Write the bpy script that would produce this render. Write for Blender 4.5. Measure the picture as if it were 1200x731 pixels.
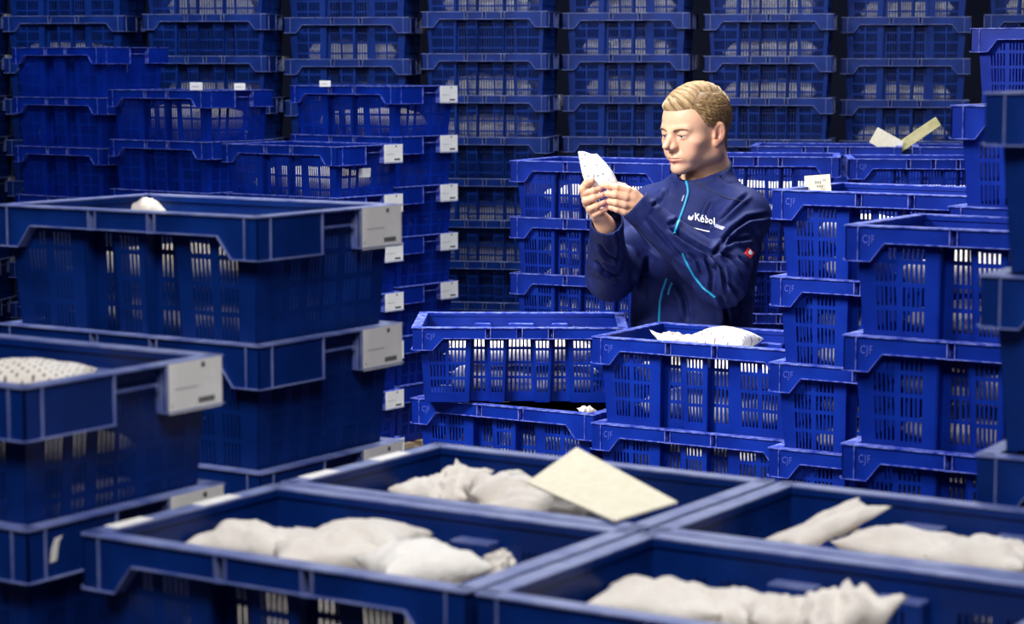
import bpy, bmesh, math, random
import numpy as np
from mathutils import Vector, Matrix, noise
from mathutils.bvhtree import BVHTree
for o in list(bpy.data.objects): bpy.data.objects.remove(o)
DBG = False
SC = bpy.context.scene
COL = SC.collection
rnd = random.Random(7)
R = math.radians

# ------------------------------------------------------------- camera
F, CX, CY, HZ, CAMH = 2600.0, 600.0, 365.5, 75.0, 1.84
TILT = math.atan((CY - HZ) / F)
cam = bpy.data.objects.new('camera', bpy.data.cameras.new('camera')); COL.objects.link(cam)
cam.location = (0, 0, CAMH)
cam.rotation_euler = (math.pi / 2 - TILT, 0, 0)
cam.data.sensor_width = 36.0
cam.data.lens = F / 1200.0 * 36.0
cam.data.clip_start = 0.1
cam.data.dof.use_dof = True
cam.data.dof.focus_distance = 6.3
cam.data.dof.aperture_fstop = 6.3
SC.camera = cam
HRES, HANDQ, HAIRQ = .0020, 1.0, 1.0
def ray(u, v):
    x = (u - CX) / F; y = -(v - CY) / F
    return np.array([x, math.cos(TILT) + y * math.sin(TILT), -math.sin(TILT) + y * math.cos(TILT)])
def atd(u, v, d):
    r = ray(u, v); return r * (d / r[1]) + np.array([0, 0, CAMH])

# ------------------------------------------------------------- world and lamps
SC.view_settings.view_transform = 'Standard'
SC.view_settings.look = 'None'
SC.view_settings.exposure = 0.0
SC.view_settings.gamma = 1.0
world = bpy.data.worlds.new('world'); SC.world = world
world.use_nodes = True
world.node_tree.nodes['Background'].inputs[0].default_value = (0.30, 0.42, 1.0, 1)
world.node_tree.nodes['Background'].inputs[1].default_value = 0.035
def area(name, loc, target, sx, sy, power, color=(1, 1, 1), spread=180):
    l = bpy.data.lights.new(name, 'AREA'); l.shape = 'RECTANGLE'; l.size = sx; l.size_y = sy
    l.energy = power; l.color = color; l.spread = R(spread)
    o = bpy.data.objects.new(name, l); COL.objects.link(o); o.location = loc
    o.rotation_euler = (Vector(target) - Vector(loc)).to_track_quat('-Z', 'Y').to_euler()
    return o
area('key_softbox', (-2.2, 4.2, 3.9), (0.5, 6.3, 1.3), 1.1, 1.1, 98, (1.0, 0.97, 0.93), 90)
area('overhead_strip_lamp', (0.6, 7.6, 4.6), (0.6, 6.6, 0.6), 2.6, 0.8, 165, (0.86, 0.91, 1.0), 110)
area('front_fill_light', (-0.2, 0.6, 4.3), (0.0, 3.4, 1.0), 2.8, 1.0, 82, (1.0, 0.98, 0.95), 120)  # added fill from the camera side for the near crates and the face
area('rear_fill_light', (-0.4, 8.7, 3.3), (-0.4, 10.8, 1.7), 5.6, 0.4, 66, (0.8, 0.87, 1.0), 130)  # added unseen fill that brightens the bags in the rear row

# ------------------------------------------------------------- materials
def mat(name, col, rough=0.5, metal=0.0, spec=0.5):
    m = bpy.data.materials.new(name); m.use_nodes = True
    b = m.node_tree.nodes['Principled BSDF']
    b.inputs['Base Color'].default_value = (*col, 1); b.inputs['Roughness'].default_value = rough
    b.inputs['Metallic'].default_value = metal; b.inputs['Specular IOR Level'].default_value = spec
    return m
def noisy(m, scale, c1, c2, lo=0.4, hi=0.6, bump=0.0, bscale=None, rr=None, coord='Object', detail=4):
    nt = m.node_tree; N = nt.nodes; L = nt.links; b = N['Principled BSDF']
    tc = N.new('ShaderNodeTexCoord'); n = N.new('ShaderNodeTexNoise'); n.inputs['Scale'].default_value = scale
    n.inputs['Detail'].default_value = detail
    L.new(tc.outputs[coord], n.inputs['Vector'])
    r = N.new('ShaderNodeValToRGB'); e = r.color_ramp.elements
    e[0].position = lo; e[1].position = hi; e[0].color = (*c1, 1); e[1].color = (*c2, 1)
    L.new(n.outputs['Fac'], r.inputs['Fac']); L.new(r.outputs['Color'], b.inputs['Base Color'])
    if rr:
        mr = N.new('ShaderNodeMapRange'); mr.inputs['To Min'].default_value = rr[0]; mr.inputs['To Max'].default_value = rr[1]
        L.new(n.outputs['Fac'], mr.inputs['Value']); L.new(mr.outputs['Result'], b.inputs['Roughness'])
    if bump:
        n2 = N.new('ShaderNodeTexNoise'); n2.inputs['Scale'].default_value = bscale or scale; n2.inputs['Detail'].default_value = 3
        L.new(tc.outputs[coord], n2.inputs['Vector'])
        bp = N.new('ShaderNodeBump'); bp.inputs['Strength'].default_value = bump; bp.inputs['Distance'].default_value = 0.01
        L.new(n2.outputs['Fac'], bp.inputs['Height']); L.new(bp.outputs['Normal'], b.inputs['Normal'])
    return m
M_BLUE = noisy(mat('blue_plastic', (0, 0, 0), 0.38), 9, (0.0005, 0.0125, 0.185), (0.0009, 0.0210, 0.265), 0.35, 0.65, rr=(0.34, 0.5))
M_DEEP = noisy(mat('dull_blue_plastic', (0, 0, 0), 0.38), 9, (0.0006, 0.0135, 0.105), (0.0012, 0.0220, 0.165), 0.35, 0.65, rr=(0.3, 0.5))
M_EDGE = noisy(mat('highlit_blue_plastic_edge', (0, 0, 0), 0.4), 55, (0.01, 0.03, 0.34), (0.18, 0.23, 0.68), 0.38, 0.68)  # edge highlight painted as paler blue on lips and flanges, mottled with scuffs
M_DEDGE = noisy(mat('highlit_dull_plastic_edge', (0, 0, 0), 0.4), 22, (0.05, 0.08, 0.30), (0.20, 0.24, 0.46), 0.30, 0.70)  # the same painted edge highlight, for the dull crates
M_CARD = noisy(mat('label_card_paper', (0, 0, 0), 0.7), 14, (0.72, 0.70, 0.67), (0.82, 0.81, 0.79))
M_INK = mat('dark_ink', (0.03, 0.03, 0.035), 0.7)
M_GREYINK = mat('grey_ink', (0.33, 0.33, 0.34), 0.7)
for m_ in (M_BLUE, M_DEEP): m_.node_tree.nodes['Principled BSDF'].inputs['Specular IOR Level'].default_value = 0.22
M_EMB = mat('pale_embossing', (0.05, 0.08, 0.45), 0.5)  # raised letters a little paler than the band
M_PAPER = noisy(mat('white_paper', (0, 0, 0), 0.75), 7, (0.66, 0.61, 0.56), (0.76, 0.72, 0.67), bump=0.35, bscale=45)
M_BOARD = noisy(mat('cream_board', (0, 0, 0), 0.8), 60, (0.80, 0.74, 0.56), (0.86, 0.80, 0.62))
M_WOOD = noisy(mat('pallet_wood', (0, 0, 0), 0.8), 12, (0.30, 0.20, 0.11), (0.42, 0.30, 0.18))
M_CONC = noisy(mat('concrete', (0, 0, 0), 0.75), 3, (0.11, 0.115, 0.125), (0.17, 0.175, 0.19), bump=0.1, bscale=60)
M_WALLM = noisy(mat('dark_wall_paint', (0, 0, 0), 0.85), 2, (0.012, 0.018, 0.05), (0.02, 0.028, 0.07))
def dotted(name, scale, size, base=(0.70, 0.66, 0.61), dot=(0.12, 0.10, 0.09)):
    m = mat(name, base, 0.75); nt = m.node_tree; N = nt.nodes; L = nt.links
    tc = N.new('ShaderNodeTexCoord'); mp = N.new('ShaderNodeMapping'); mp.inputs['Scale'].default_value = (1, 1, 0.02)
    mp.inputs['Rotation'].default_value = (0, 0, 0.6)
    v = N.new('ShaderNodeTexVoronoi'); v.inputs['Scale'].default_value = scale; v.inputs['Randomness'].default_value = 0.12
    L.new(tc.outputs['Object'], mp.inputs['Vector']); L.new(mp.outputs['Vector'], v.inputs['Vector'])
    r = N.new('ShaderNodeValToRGB'); e = r.color_ramp.elements
    e[0].position = size * 0.7; e[1].position = size; e[0].color = (*dot, 1); e[1].color = (*base, 1)
    L.new(v.outputs['Distance'], r.inputs['Fac']); L.new(r.outputs['Color'], N['Principled BSDF'].inputs['Base Color'])
    return m
M_DOT = dotted('perforated_white_paper', 85, 0.24)
M_DOT2 = dotted('finely_perforated_paper', 55, 0.20, (0.76, 0.74, 0.71), (0.25, 0.2, 0.2))
M_MARK = noisy(mat('marked_white_paper', (0, 0, 0), 0.75), 16, (0.80, 0.77, 0.73), (0.22, 0.20, 0.20), 0.66, 0.72, bump=0.35, bscale=45)

# ------------------------------------------------------------- object helpers
def mesh(name, v, f, mats, mi=None, smooth=False):
    me = bpy.data.meshes.new(name); me.from_pydata([tuple(map(float, p)) for p in v], [], f)
    for m in (mats if isinstance(mats, (list, tuple)) else [mats]): me.materials.append(m)
    if mi is not None: me.polygons.foreach_set('material_index', np.array(mi, dtype=np.int32))
    if smooth: me.polygons.foreach_set('use_smooth', np.ones(len(f), dtype=bool))
    me.update(); return me
def link(name, me, parent=None, loc=None, rot=None):
    o = bpy.data.objects.new(name, me); COL.objects.link(o)
    if parent: o.parent = parent
    if loc is not None: o.location = loc
    if rot is not None: o.rotation_euler = rot
    return o
def tag(o, label, cat, group=None):
    o['label'] = label; o['category'] = cat
    if group: o['group'] = group
    return o
class MB:
    def __init__(s): s.v = []; s.f = []; s.m = []
    def quad(s, a, b, c, d, m=0):
        i = len(s.v); s.v += [a, b, c, d]; s.f.append((i, i + 1, i + 2, i + 3)); s.m.append(m)
    def box(s, x0, x1, y0, y1, z0, z1, m=0, fn=None):
        p = [(x, y, z) for z in (z0, z1) for y in (y0, y1) for x in (x0, x1)]
        if fn: p = [fn(*q) for q in p]
        i = len(s.v); s.v += p
        for q in ((0, 2, 3, 1), (4, 5, 7, 6), (0, 1, 5, 4), (2, 6, 7, 3), (0, 4, 6, 2), (1, 3, 7, 5)):
            s.f.append(tuple(i + k for k in q)); s.m.append(m)
    def prism(s, poly, n0, n1, fn, m=0):
        # poly: list of (s,z); extruded along n from n0 to n1
        k = len(poly); i = len(s.v)
        s.v += [fn(a, n0, z) for a, z in poly] + [fn(a, n1, z) for a, z in poly]
        s.f.append(tuple(range(i + k - 1, i - 1, -1))); s.m.append(m)
        s.f.append(tuple(range(i + k, i + 2 * k))); s.m.append(m)
        for j in range(k):
            j2 = (j + 1) % k
            s.f.append((i + j, i + j2, i + k + j2, i + k + j)); s.m.append(m)
    def mesh(s, name, mats, smooth=False): return mesh(name, s.v, s.f, mats, s.m, smooth)

# ------------------------------------------------------------- the crate
CL, CW, CH = 0.60, 0.40, 0.25
TH = 0.0035
def side_fn(side):
    hx, hy = CL / 2, CW / 2
    # s runs left to right seen from outside, n outward distance measured from the crate's outer rim plane, z from the rim down
    if side == 0: f = lambda s, n, z: (-hx + s, -hy - n, z)
    if side == 1: f = lambda s, n, z: (hx + n, -hy + s, z)
    if side == 2: f = lambda s, n, z: (hx - s, hy + n, z)
    if side == 3: f = lambda s, n, z: (-hx - n, hy - s, z)
    return f
KIND = ['two']
def taper(p):
    x, y, z = p
    k = max(0.0, min(1.0, (-z - 0.03) / 0.22))
    if abs(y) > 0.14 and abs(x) < 0.2:
        xs_, ys_ = ((0, .038, .102, .2), (0, .031, .109, .2)) if KIND[0] == 'two' else ((0, .038, .090, .138, .2), (0, .045, .083, .145, .2))
        x = math.copysign(abs(x) * (1 - k) + float(np.interp(abs(x), xs_, ys_)) * k, x)
    if abs(x) > 0.2: x = math.copysign(0.2 + (abs(x) - 0.2) * (1 - 0.19 * k), x)
    if abs(y) > 0.12: y = math.copysign(0.12 + (abs(y) - 0.12) * (1 - 0.19 * k), y)
    return (x, y, z + CH)
def raised(p): return (p[0], p[1], p[2] + CH)
ROWS = [(-0.068, -0.045), (-0.115, -0.077), (-0.164, -0.124), (-0.215, -0.173)]
def cols(c, n, pitch, w):
    return [(c + (i - (n - 1) / 2) * pitch - w / 2, c + (i - (n - 1) / 2) * pitch + w / 2) for i in range(n)]
def holed(mb, fn, s0, s1, n, zt, zb, columns, rows):
    T = lambda s, nn, z: taper(fn(s, nn, z))
    zs = [zt]; edges = []
    cur = zt
    for (a, b) in rows:            # rows go down: a = bottom, b = top
        mb.quad(T(s0, n, b), T(s1, n, b), T(s1, n, cur), T(s0, n, cur))
        mb.quad(T(s1, n - TH, b), T(s0, n - TH, b), T(s0, n - TH, cur), T(s1, n - TH, cur))
        cc = columns(b) if callable(columns) else columns
        x = s0
        for (c0, c1) in cc + [(s1, None)]:
            mb.quad(T(x, n, a), T(c0, n, a), T(c0, n, b), T(x, n, b))
            mb.quad(T(c0, n - TH, a), T(x, n - TH, a), T(x, n - TH, b), T(c0, n - TH, b))
            if c1 is None: break
            mb.quad(T(c0, n, a), T(c0, n - TH, a), T(c0, n - TH, b), T(c0, n, b))
            mb.quad(T(c1, n - TH, a), T(c1, n, a), T(c1, n, b), T(c1, n - TH, b))
            mb.quad(T(c0, n, a), T(c1, n, a), T(c1, n - TH, a), T(c0, n - TH, a))
            mb.quad(T(c0, n - TH, b), T(c1, n - TH, b), T(c1, n, b), T(c0, n, b))
            x = c1
        cur = a
    mb.quad(T(s0, n, zb), T(s1, n, zb), T(s1, n, cur), T(s0, n, cur))
    mb.quad(T(s1, n - TH, zb), T(s0, n - TH, zb), T(s0, n - TH, cur), T(s1, n - TH, cur))
PROUD, REC = -0.017, -0.046
def wall(side, L, panels, pitch, w, name, mats):
    """panels: (s0, s1, recessed, [(centre, count)...])"""
    mb = MB(); fn = side_fn(side)
    for (s0, s1, rec, groups) in panels:
        n = REC if rec else PROUD
        zt = -0.036 if rec else -0.002
        allc = [c for g in groups for c in cols(g[0], g[1], pitch, w)]
        def pick(b, allc=allc):
            lim = 0.085 if b > -0.06 else 0.0
            return [c for c in allc if c[0] > lim and c[1] < L - lim]
        holed(mb, fn, s0, s1, n, zt, -CH + 0.003, pick, ROWS)
        if rec:
            T = lambda s, nn, z: taper(fn(s, nn, z))
            for sa in (s0, s1):
                mb.box(sa - TH / 2, sa + TH / 2, REC - TH, PROUD, -CH + 0.003, -0.036, fn=T)
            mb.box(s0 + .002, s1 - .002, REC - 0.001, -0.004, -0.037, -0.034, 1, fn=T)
            mb.box(s0, s1, PROUD - TH, PROUD, -0.036, -0.002, fn=T)   # ledge over the recess
    return mb.mesh(name, mats)
def long_panels(kind):
    if kind == 'three':
        return [(0.018, 0.162, 0, [(0.066, 5), (0.125, 5)]), (0.162, 0.210, 1, [(0.186, 3)]), (0.210, 0.262, 0, [(0.236, 4)]),
                (0.262, 0.338, 1, [(0.300, 6)]), (0.338, 0.390, 0, [(0.364, 4)]), (0.390, 0.438, 1, [(0.414, 3)]),
                (0.438, 0.582, 0, [(0.475, 5), (0.534, 5)])]
    return [(0.018, 0.198, 0, [(0.080, 5), (0.142, 5)]), (0.198, 0.262, 1, [(0.235, 4)]), (0.262, 0.338, 0, [(0.300, 5)]),
            (0.338, 0.402, 1, [(0.365, 4)]), (0.402, 0.582, 0, [(0.458, 5), (0.520, 5)])]
SHORT = [(0.018, 0.15, 0, [(0.075, 4), (0.125, 3)]), (0.15, 0.25, 0, [(0.178, 4), (0.222, 4)]), (0.25, 0.382, 0, [(0.278, 4), (0.325, 4)])]
def band_poly(L):
    # outline of the outer skirt: deep at the corners, shallow between
    return [(0, 0), (0, -0.072), (0.056, -0.072), (0.086, -0.034), (L - 0.086, -0.034), (L - 0.056, -0.072), (L, -0.072), (L, 0)]
def rim_mesh(kind, mats, label_end=False):
    mb = MB()
    for side in range(4):
        L = CL if side % 2 == 0 else CW
        fn = side_fn(side); G = lambda s, n, z, fn=fn: raised(fn(s, n, z))
        # top flange
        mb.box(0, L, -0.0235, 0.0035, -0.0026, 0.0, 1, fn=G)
        # inner lip
        mb.box(0.018, L - 0.018, -0.024, -0.0205, -0.012, -0.0035, 0, fn=G)
        def skirt(s0, z0, s1, z1):
            mb.prism([(s0, -0.0035), (s0, z0), (s1, z1), (s1, -0.0035)], -0.003, 0.0, G)
            dz = 0.0019
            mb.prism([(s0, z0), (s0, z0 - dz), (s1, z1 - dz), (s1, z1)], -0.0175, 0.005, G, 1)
        if side % 2 == 0:
            gaps = {'two': [(0.224, 0.240), (0.360, 0.376)], 'three': [(0.205, 0.219), (0.292, 0.308), (0.381, 0.395)]}[kind]
            cur = 0.086
            skirt(0.0, -0.072, 0.056, -0.072); skirt(0.056, -0.072, 0.086, -0.034)
            for a, b in gaps:
                skirt(cur, -0.034, a, -0.034)
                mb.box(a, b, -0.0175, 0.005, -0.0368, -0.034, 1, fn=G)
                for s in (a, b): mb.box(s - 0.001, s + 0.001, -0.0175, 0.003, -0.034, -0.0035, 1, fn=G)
                cur = b
            skirt(cur, -0.034, L - 0.086, -0.034)
            skirt(L - 0.086, -0.034, L - 0.056, -0.072); skirt(L - 0.056, -0.072, L, -0.072)
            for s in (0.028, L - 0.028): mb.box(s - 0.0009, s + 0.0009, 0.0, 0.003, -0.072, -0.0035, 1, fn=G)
        else:
            skirt(0.0, -0.072, 0.17, -0.072)
            mb.box(0.168, 0.171, -0.0175, 0.003, -0.072, -0.0035, 1, fn=G)
            mb.box(0.03, 0.032, 0.0, 0.003, -0.072, -0.0035, 1, fn=G)
            # shallow handle bay with a dashed ridge
            mb.box(0.171, 0.275, -0.0175, -0.010, -0.018, -0.0035, 0, fn=G)
            for i in range(7): mb.box(0.177 + i * 0.0135, 0.186 + i * 0.0135, -0.016, -0.004, -0.031, -0.028, 1, fn=G)
            skirt(0.275, -0.070, L, -0.070)
            mb.box(0.275, 0.278, -0.0175, 0.003, -0.07, -0.0035, 1, fn=G)
        # rounded corner posts
        c = [(0, 0)]
    for sx in (-1, 1):
        for sy in (-1, 1):
            x, y = sx * (CL / 2 - 0.0175), sy * (CW / 2 - 0.0175)
            P = [(x - sx * 0.02, y), (x, y), (x, y - sy * 0.02)]
            top = [taper((a, b, -0.002)) for a, b in P]; bot = [taper((a, b, -CH)) for a, b in P]
            mb.quad(top[0], top[1], bot[1], bot[0]); mb.quad(top[1], top[2], bot[2], bot[1])
    return mb.mesh('rim', mats)
def base_mesh(mats):
    mb = MB(); hx, hy = 0.262, 0.143
    mb.box(-hx, hx, -hy, hy, 0.0, 0.004)
    return mb.mesh('base', mats)
def emboss(parent_mats):
    c = bpy.data.curves.new('t', 'FONT'); c.body = 'CJF'; c.size = 0.024; c.extrude = 0.0006; c.space_character = 1.15
    o = bpy.data.objects.new('t', c); COL.objects.link(o)
    me = bpy.data.meshes.new_from_object(o.evaluated_get(bpy.context.evaluated_depsgraph_get()))
    bpy.data.objects.remove(o)
    me.transform(Matrix.Translation((-CL / 2 + 0.037, -CW / 2 - 0.0006, CH - 0.036)) @ Matrix.Rotation(R(90), 4, 'X') @ Matrix.Diagonal((0.72, 1, 1, 1)))
    me.materials.clear(); me.materials.append(M_EMB)
    return me
ME = {}
def crate_parts(kind, dull):
    key = (kind, dull)
    if key in ME: return ME[key]
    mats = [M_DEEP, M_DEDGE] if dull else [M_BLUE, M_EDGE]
    pitch, w = [(0.0105, 0.0056), (0.0092, 0.0042), (0.0110, 0.0066)][int(dull)]
    P = long_panels(kind); KIND[0] = kind
    ME[key] = [('long_wall', wall(0, CL, P, pitch, w, 'long_wall', mats)), ('long_wall', wall(2, CL, P, pitch, w, 'long_wall', mats)),
               ('short_wall', wall(1, CW, SHORT, pitch, w, 'short_wall', mats)), ('short_wall', wall(3, CW, SHORT, pitch, w, 'short_wall', mats)),
               ('rim', rim_mesh(kind, mats)), ('base', base_mesh(mats))]
    return ME[key]
EMB = emboss(None)
def card_mesh():
    mb = MB(); G = side_fn(1); g = lambda s, n, z: raised(G(s, n, z))
    mb.box(0.279, 0.394, 0.0035, 0.0045, -0.074, -0.001, fn=g)
    return mb.mesh('label_card', [M_CARD])
def card_print(n):
    mb = MB(); G = side_fn(1); g = lambda s, n_, z: raised(G(s, n_, z)); r = random.Random(n)
    mb.box(0.349, 0.356, 0.0045, 0.0050, -0.012, -0.005, 0, fn=g)
    x = 0.342
    for w in (0.005, 0.004, 0.005, 0.0045, 0.005, 0.004):
        mb.box(x, x + w, 0.0045, 0.0049, -0.064, -0.056, 0, fn=g); x += w + 0.0014
    x = 0.292
    while x < 0.335:
        w = r.uniform(0.003, 0.008); mb.box(x, x + w, 0.0045, 0.0049, -0.0395, -0.0375, 1, fn=g); x += w + 0.0015
    mb.box(0.283, 0.286, 0.0045, 0.0049, -0.064, -0.060, 1, fn=g)
    return mb.mesh('print', [M_INK, M_GREYINK])
CARD = card_mesh(); CPRINT = [card_print(i) for i in range(3)]
ncrate = 0
def make_crate(x, y, z, a, kind, dull, label, group, card=False, emb=False):
    global ncrate
    t = bpy.data.objects.new('crate', None); COL.objects.link(t)
    t.empty_display_size = 0.05
    t.location = (x, y, z); t.rotation_euler = (0, 0, -R(a))
    tag(t, label, 'crate', group)
    for nm, me in crate_parts(kind, dull): link(nm, me, t)
    if emb: link('embossed_letters', EMB, t)
    if card:
        c = link('label_card', CARD, t); c['label'] = 'white paper label card with a dark dot'
        link('lettering', CPRINT[ncrate % 3], c)['kind'] = 'stuff'
    ncrate += 1
    return t
def pallet_meshes():
    d = MB(); b = MB()
    d.box(-0.3, 0.3, -0.05, 0.05, -0.02, 0)
    b.box(-0.04, 0.04, -0.19, 0.19, 0, 1)
    return d.mesh('deck_board', [M_WOOD]), b.mesh('runner', [M_WOOD])
DECK, RUN = pallet_meshes()
def make_pallet(x, y, h, a, label):
    t = bpy.data.objects.new('pallet', None); COL.objects.link(t); t.location = (x, y, 0); t.rotation_euler = (0, 0, -R(a))
    tag(t, label, 'pallet')
    for i in (-1, 0, 1): link('deck_board', DECK, t, (0, i * 0.14, h))
    for i in (-1, 0, 1):
        o = link('runner', RUN, t, (i * 0.25, 0, 0)); o.scale = (1, 1, h - 0.02)

# ------------------------------------------------------------- paper bags
def bag_mesh(seed, sx, sy, sz, mats, crumple=1.0, flat=False, nu=26, nv=20, ex=0.45, pm=0.16):
    """a filled paper packet: two skins meeting in a crimped seam, with creases and pulled corners"""
    r = random.Random(seed); ox, oy = r.uniform(0, 50), r.uniform(0, 50)
    v = []; f = []; idx = {}
    pull = [r.uniform(-0.03, pm) for _ in range(4)]
    lift = [r.uniform(-0.2, 1.0) for _ in range(4)]
    for side in (1, -1):
        for j in range(nv + 1):
            for i in range(nu + 1):
                a, b = i / nu * 2 - 1, j / nv * 2 - 1
                edge = i in (0, nu) or j in (0, nv)
                if edge and side == -1: idx[(side, i, j)] = idx[(1, i, j)]; continue
                w = (1 - a * a) ** ex * (1 - b * b) ** ex if not edge else 0
                px = a * (1 - 0.10 * (1 - b * b)); py = b * (1 - 0.10 * (1 - a * a))
                for q, (ca, cb) in enumerate(((-1, -1), (1, -1), (1, 1), (-1, 1))):
                    g = max(0, (a * ca + b * cb) / 2) ** 4
                    px += ca * pull[q] * g; py += cb * pull[q] * g
                n1 = noise.noise((a * 1.6 + ox, b * 1.6 + oy, side * 3.1))
                n2 = abs(noise.noise((a * 3.4 + ox + 9, b * 3.4 + oy, side * 1.7)))
                n3 = abs(noise.noise((a * 8 + ox, b * 8 + oy + 4, side * 2.3)))
                h = w * (1 + 0.35 * crumple * n1) - crumple * (0.50 * n2 + 0.16 * n3) * (0.08 + 0.92 * w)
                z = side * sz * h
                bend = sum(lift[q] * max(0, (a * ca + b * cb) / 2) ** 3 for q, (ca, cb) in enumerate(((-1, -1), (1, -1), (1, 1), (-1, 1))))
                z += crumple * sz * (0.9 * bend + 0.5 * noise.noise((a * 2 + oy, b * 2 + ox, 5)))
                idx[(side, i, j)] = len(v); v.append((px * sx, py * sy, z))
        for j in range(nv):
            for i in range(nu):
                q = [idx[(side, i, j)], idx[(side, i + 1, j)], idx[(side, i + 1, j + 1)], idx[(side, i, j + 1)]]
                f.append(tuple(q if side == 1 else q[::-1]))
    zmin = min(p[2] for p in v); v = [(p[0], p[1], p[2] - zmin) for p in v]
    return mesh('paper_bag', v, f, mats, smooth=True)
BAGS = [bag_mesh(100 + i, 0.135, 0.10, 0.040, [M_PAPER], 0.9) for i in range(6)]
DOTS = [bag_mesh(200 + i, 0.15, 0.10, 0.040, [M_DOT], 0.35) for i in range(3)]
BIG = [bag_mesh(300 + i, 0.222, 0.122, 0.055, [M_PAPER], 0.55, nu=18, nv=14, ex=0.16, pm=0.05) for i in range(3)]
def bag(me, crate, lx, ly, lz, rot, label, group=None, name='paper_bag', cat='paper bag'):
    o = link(name, me); a = crate.rotation_euler[2]
    c = crate.location
    o.location = (c.x + math.cos(a) * lx - math.sin(a) * ly, c.y + math.sin(a) * lx + math.cos(a) * ly, c.z + lz)
    o.rotation_euler = (rot[0], rot[1], rot[2] + a)
    return tag(o, label, cat, group)

# ------------------------------------------------------------- the room
def plane_box(name, x0, x1, y0, y1, z0, z1, m):
    mb = MB(); mb.box(x0, x1, y0, y1, z0, z1); o = link(name, mb.mesh(name, [m])); o['kind'] = 'structure'; return o
plane_box('floor', -9, 9, -2, 16.5, -0.1, 0.0, M_CONC)
plane_box('wall_back', -9, 9, 16.5, 16.7, -0.1, 5.5, M_WALLM)

# ------------------------------------------------------------- stacks of crates
ORD = ['top', 'second', 'third', 'fourth', 'fifth', 'sixth', 'seventh', 'eighth', 'ninth', 'tenth', 'eleventh', 'twelfth']
STACKS = {}
def stack(key, desc, corner, u, v, d, a, pitch_px, kind='two', dull=False, card=False, emb=False, fill=True, toplabel=None, shown=12, jit=0.0, up=0, openlab=None):
    p = atd(u, v, d); pitch = pitch_px / F * d
    ca, sa = math.cos(R(a)), math.sin(R(a))
    cx, cy = {'NL': (CL / 2, CW / 2), 'NR': (-CL / 2, CW / 2)}[corner]
    x = p[0] + ca * cx + sa * cy; y = p[1] - sa * cx + ca * cy
    zt = p[2] + up * pitch
    n = max(1, round((zt - CH - 0.12) / pitch) + 1)
    rest = zt - CH - (n - 1) * pitch
    if rest < 0.04: n -= 1; rest += pitch
    out = []
    gr = 'crates of the ' + desc
    for k in range(n):
        z = zt - CH - k * pitch
        r = random.Random(hash((len(STACKS), k)) & 0xffff)
        j = 0 if k == 0 else jit
        lab = toplabel if (k == 0 and toplabel) else ('blue crate, %s of the %s' % ('topmost' if k == 0 else ORD[min(k, 11)] + ' from top', desc))
        c = make_crate(x + r.uniform(-j, j), y + r.uniform(-j, j), z, a + r.uniform(-j, j) * 60, kind, dull, lab, gr, card, emb)
        out.append(c)
    make_pallet(x, y, rest, a, 'wooden pallet under the ' + desc)
    STACKS[key] = (out, desc, pitch)
    return out
def fillbags(key, ks, big=True, hgt=None, per=2):
    out, desc, pitch = STACKS[key]
    for k in ks:
        if k >= len(out): continue
        c = out[k]; r = random.Random(hash((len(key) * 31 + ord(key[0]) * 7 + ord(key[-1]), k)) & 0xffff)
        lab = 'white paper bag in the %s crate of the %s' % (ORD[k], desc)
        wh = ('lower ', 'upper ')
        for q in range(per):
            me = BIG[(k + q) % 3]
            ob_ = bag(me, c, r.uniform(-0.012, 0.012), r.uniform(-0.006, 0.006), 0.008 + q * (pitch - .03) * .48, (0, 0, r.choice((0, math.pi)) + r.uniform(-0.02, 0.02)),
                (wh[q] if per > 1 else '') + lab, 'bags in the %s crate of the %s' % (ORD[k], desc))
            ob_.scale = (1, 1, (pitch - .045) / .11 / per * r.uniform(.75, .95))
# left foreground
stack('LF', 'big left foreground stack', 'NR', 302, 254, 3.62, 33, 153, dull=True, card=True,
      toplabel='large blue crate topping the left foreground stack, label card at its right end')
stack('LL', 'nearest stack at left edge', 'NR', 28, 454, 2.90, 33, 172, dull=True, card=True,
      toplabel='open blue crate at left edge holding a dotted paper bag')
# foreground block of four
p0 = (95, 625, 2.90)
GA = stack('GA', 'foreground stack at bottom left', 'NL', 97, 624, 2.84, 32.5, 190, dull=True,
      toplabel='open blue crate of crumpled bags in front at bottom left of centre')
def neighbour(key, base, dl, ds, desc, top, dz=0.0):
    b, _, pitch = STACKS[base]; c = b[0]; a = R(32.5)
    out = []
    L = (math.cos(a), -math.sin(a)); S = (math.sin(a), math.cos(a))
    x = c.location.x + L[0] * dl + S[0] * ds; y = c.location.y + L[1] * dl + S[1] * ds
    for k, q in enumerate(b):
        lab = top if k == 0 else 'blue crate, %s from top of the %s' % (ORD[k], desc)
        out.append(make_crate(x, y, q.location.z, 32.5, 'two', True, lab, 'crates of the ' + desc))
    make_pallet(x, y, b[-1].location.z, 32.5, 'low wooden pallet under the ' + desc)
    STACKS[key] = (out, desc, pitch)
neighbour('GB', 'GA', 0.0, 0.415, 'foreground stack bearing the cream board', 'open blue crate of bags with the cream board lying on top')
neighbour('GC', 'GA', 0.615, 0.0, 'foreground stack at bottom right', 'open blue crate cut by the bottom edge at right, bags low inside')
neighbour('GD', 'GA', 0.615, 0.415, 'foreground stack right of the cream board', 'open blue crate at right below the near blurred stack')
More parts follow.
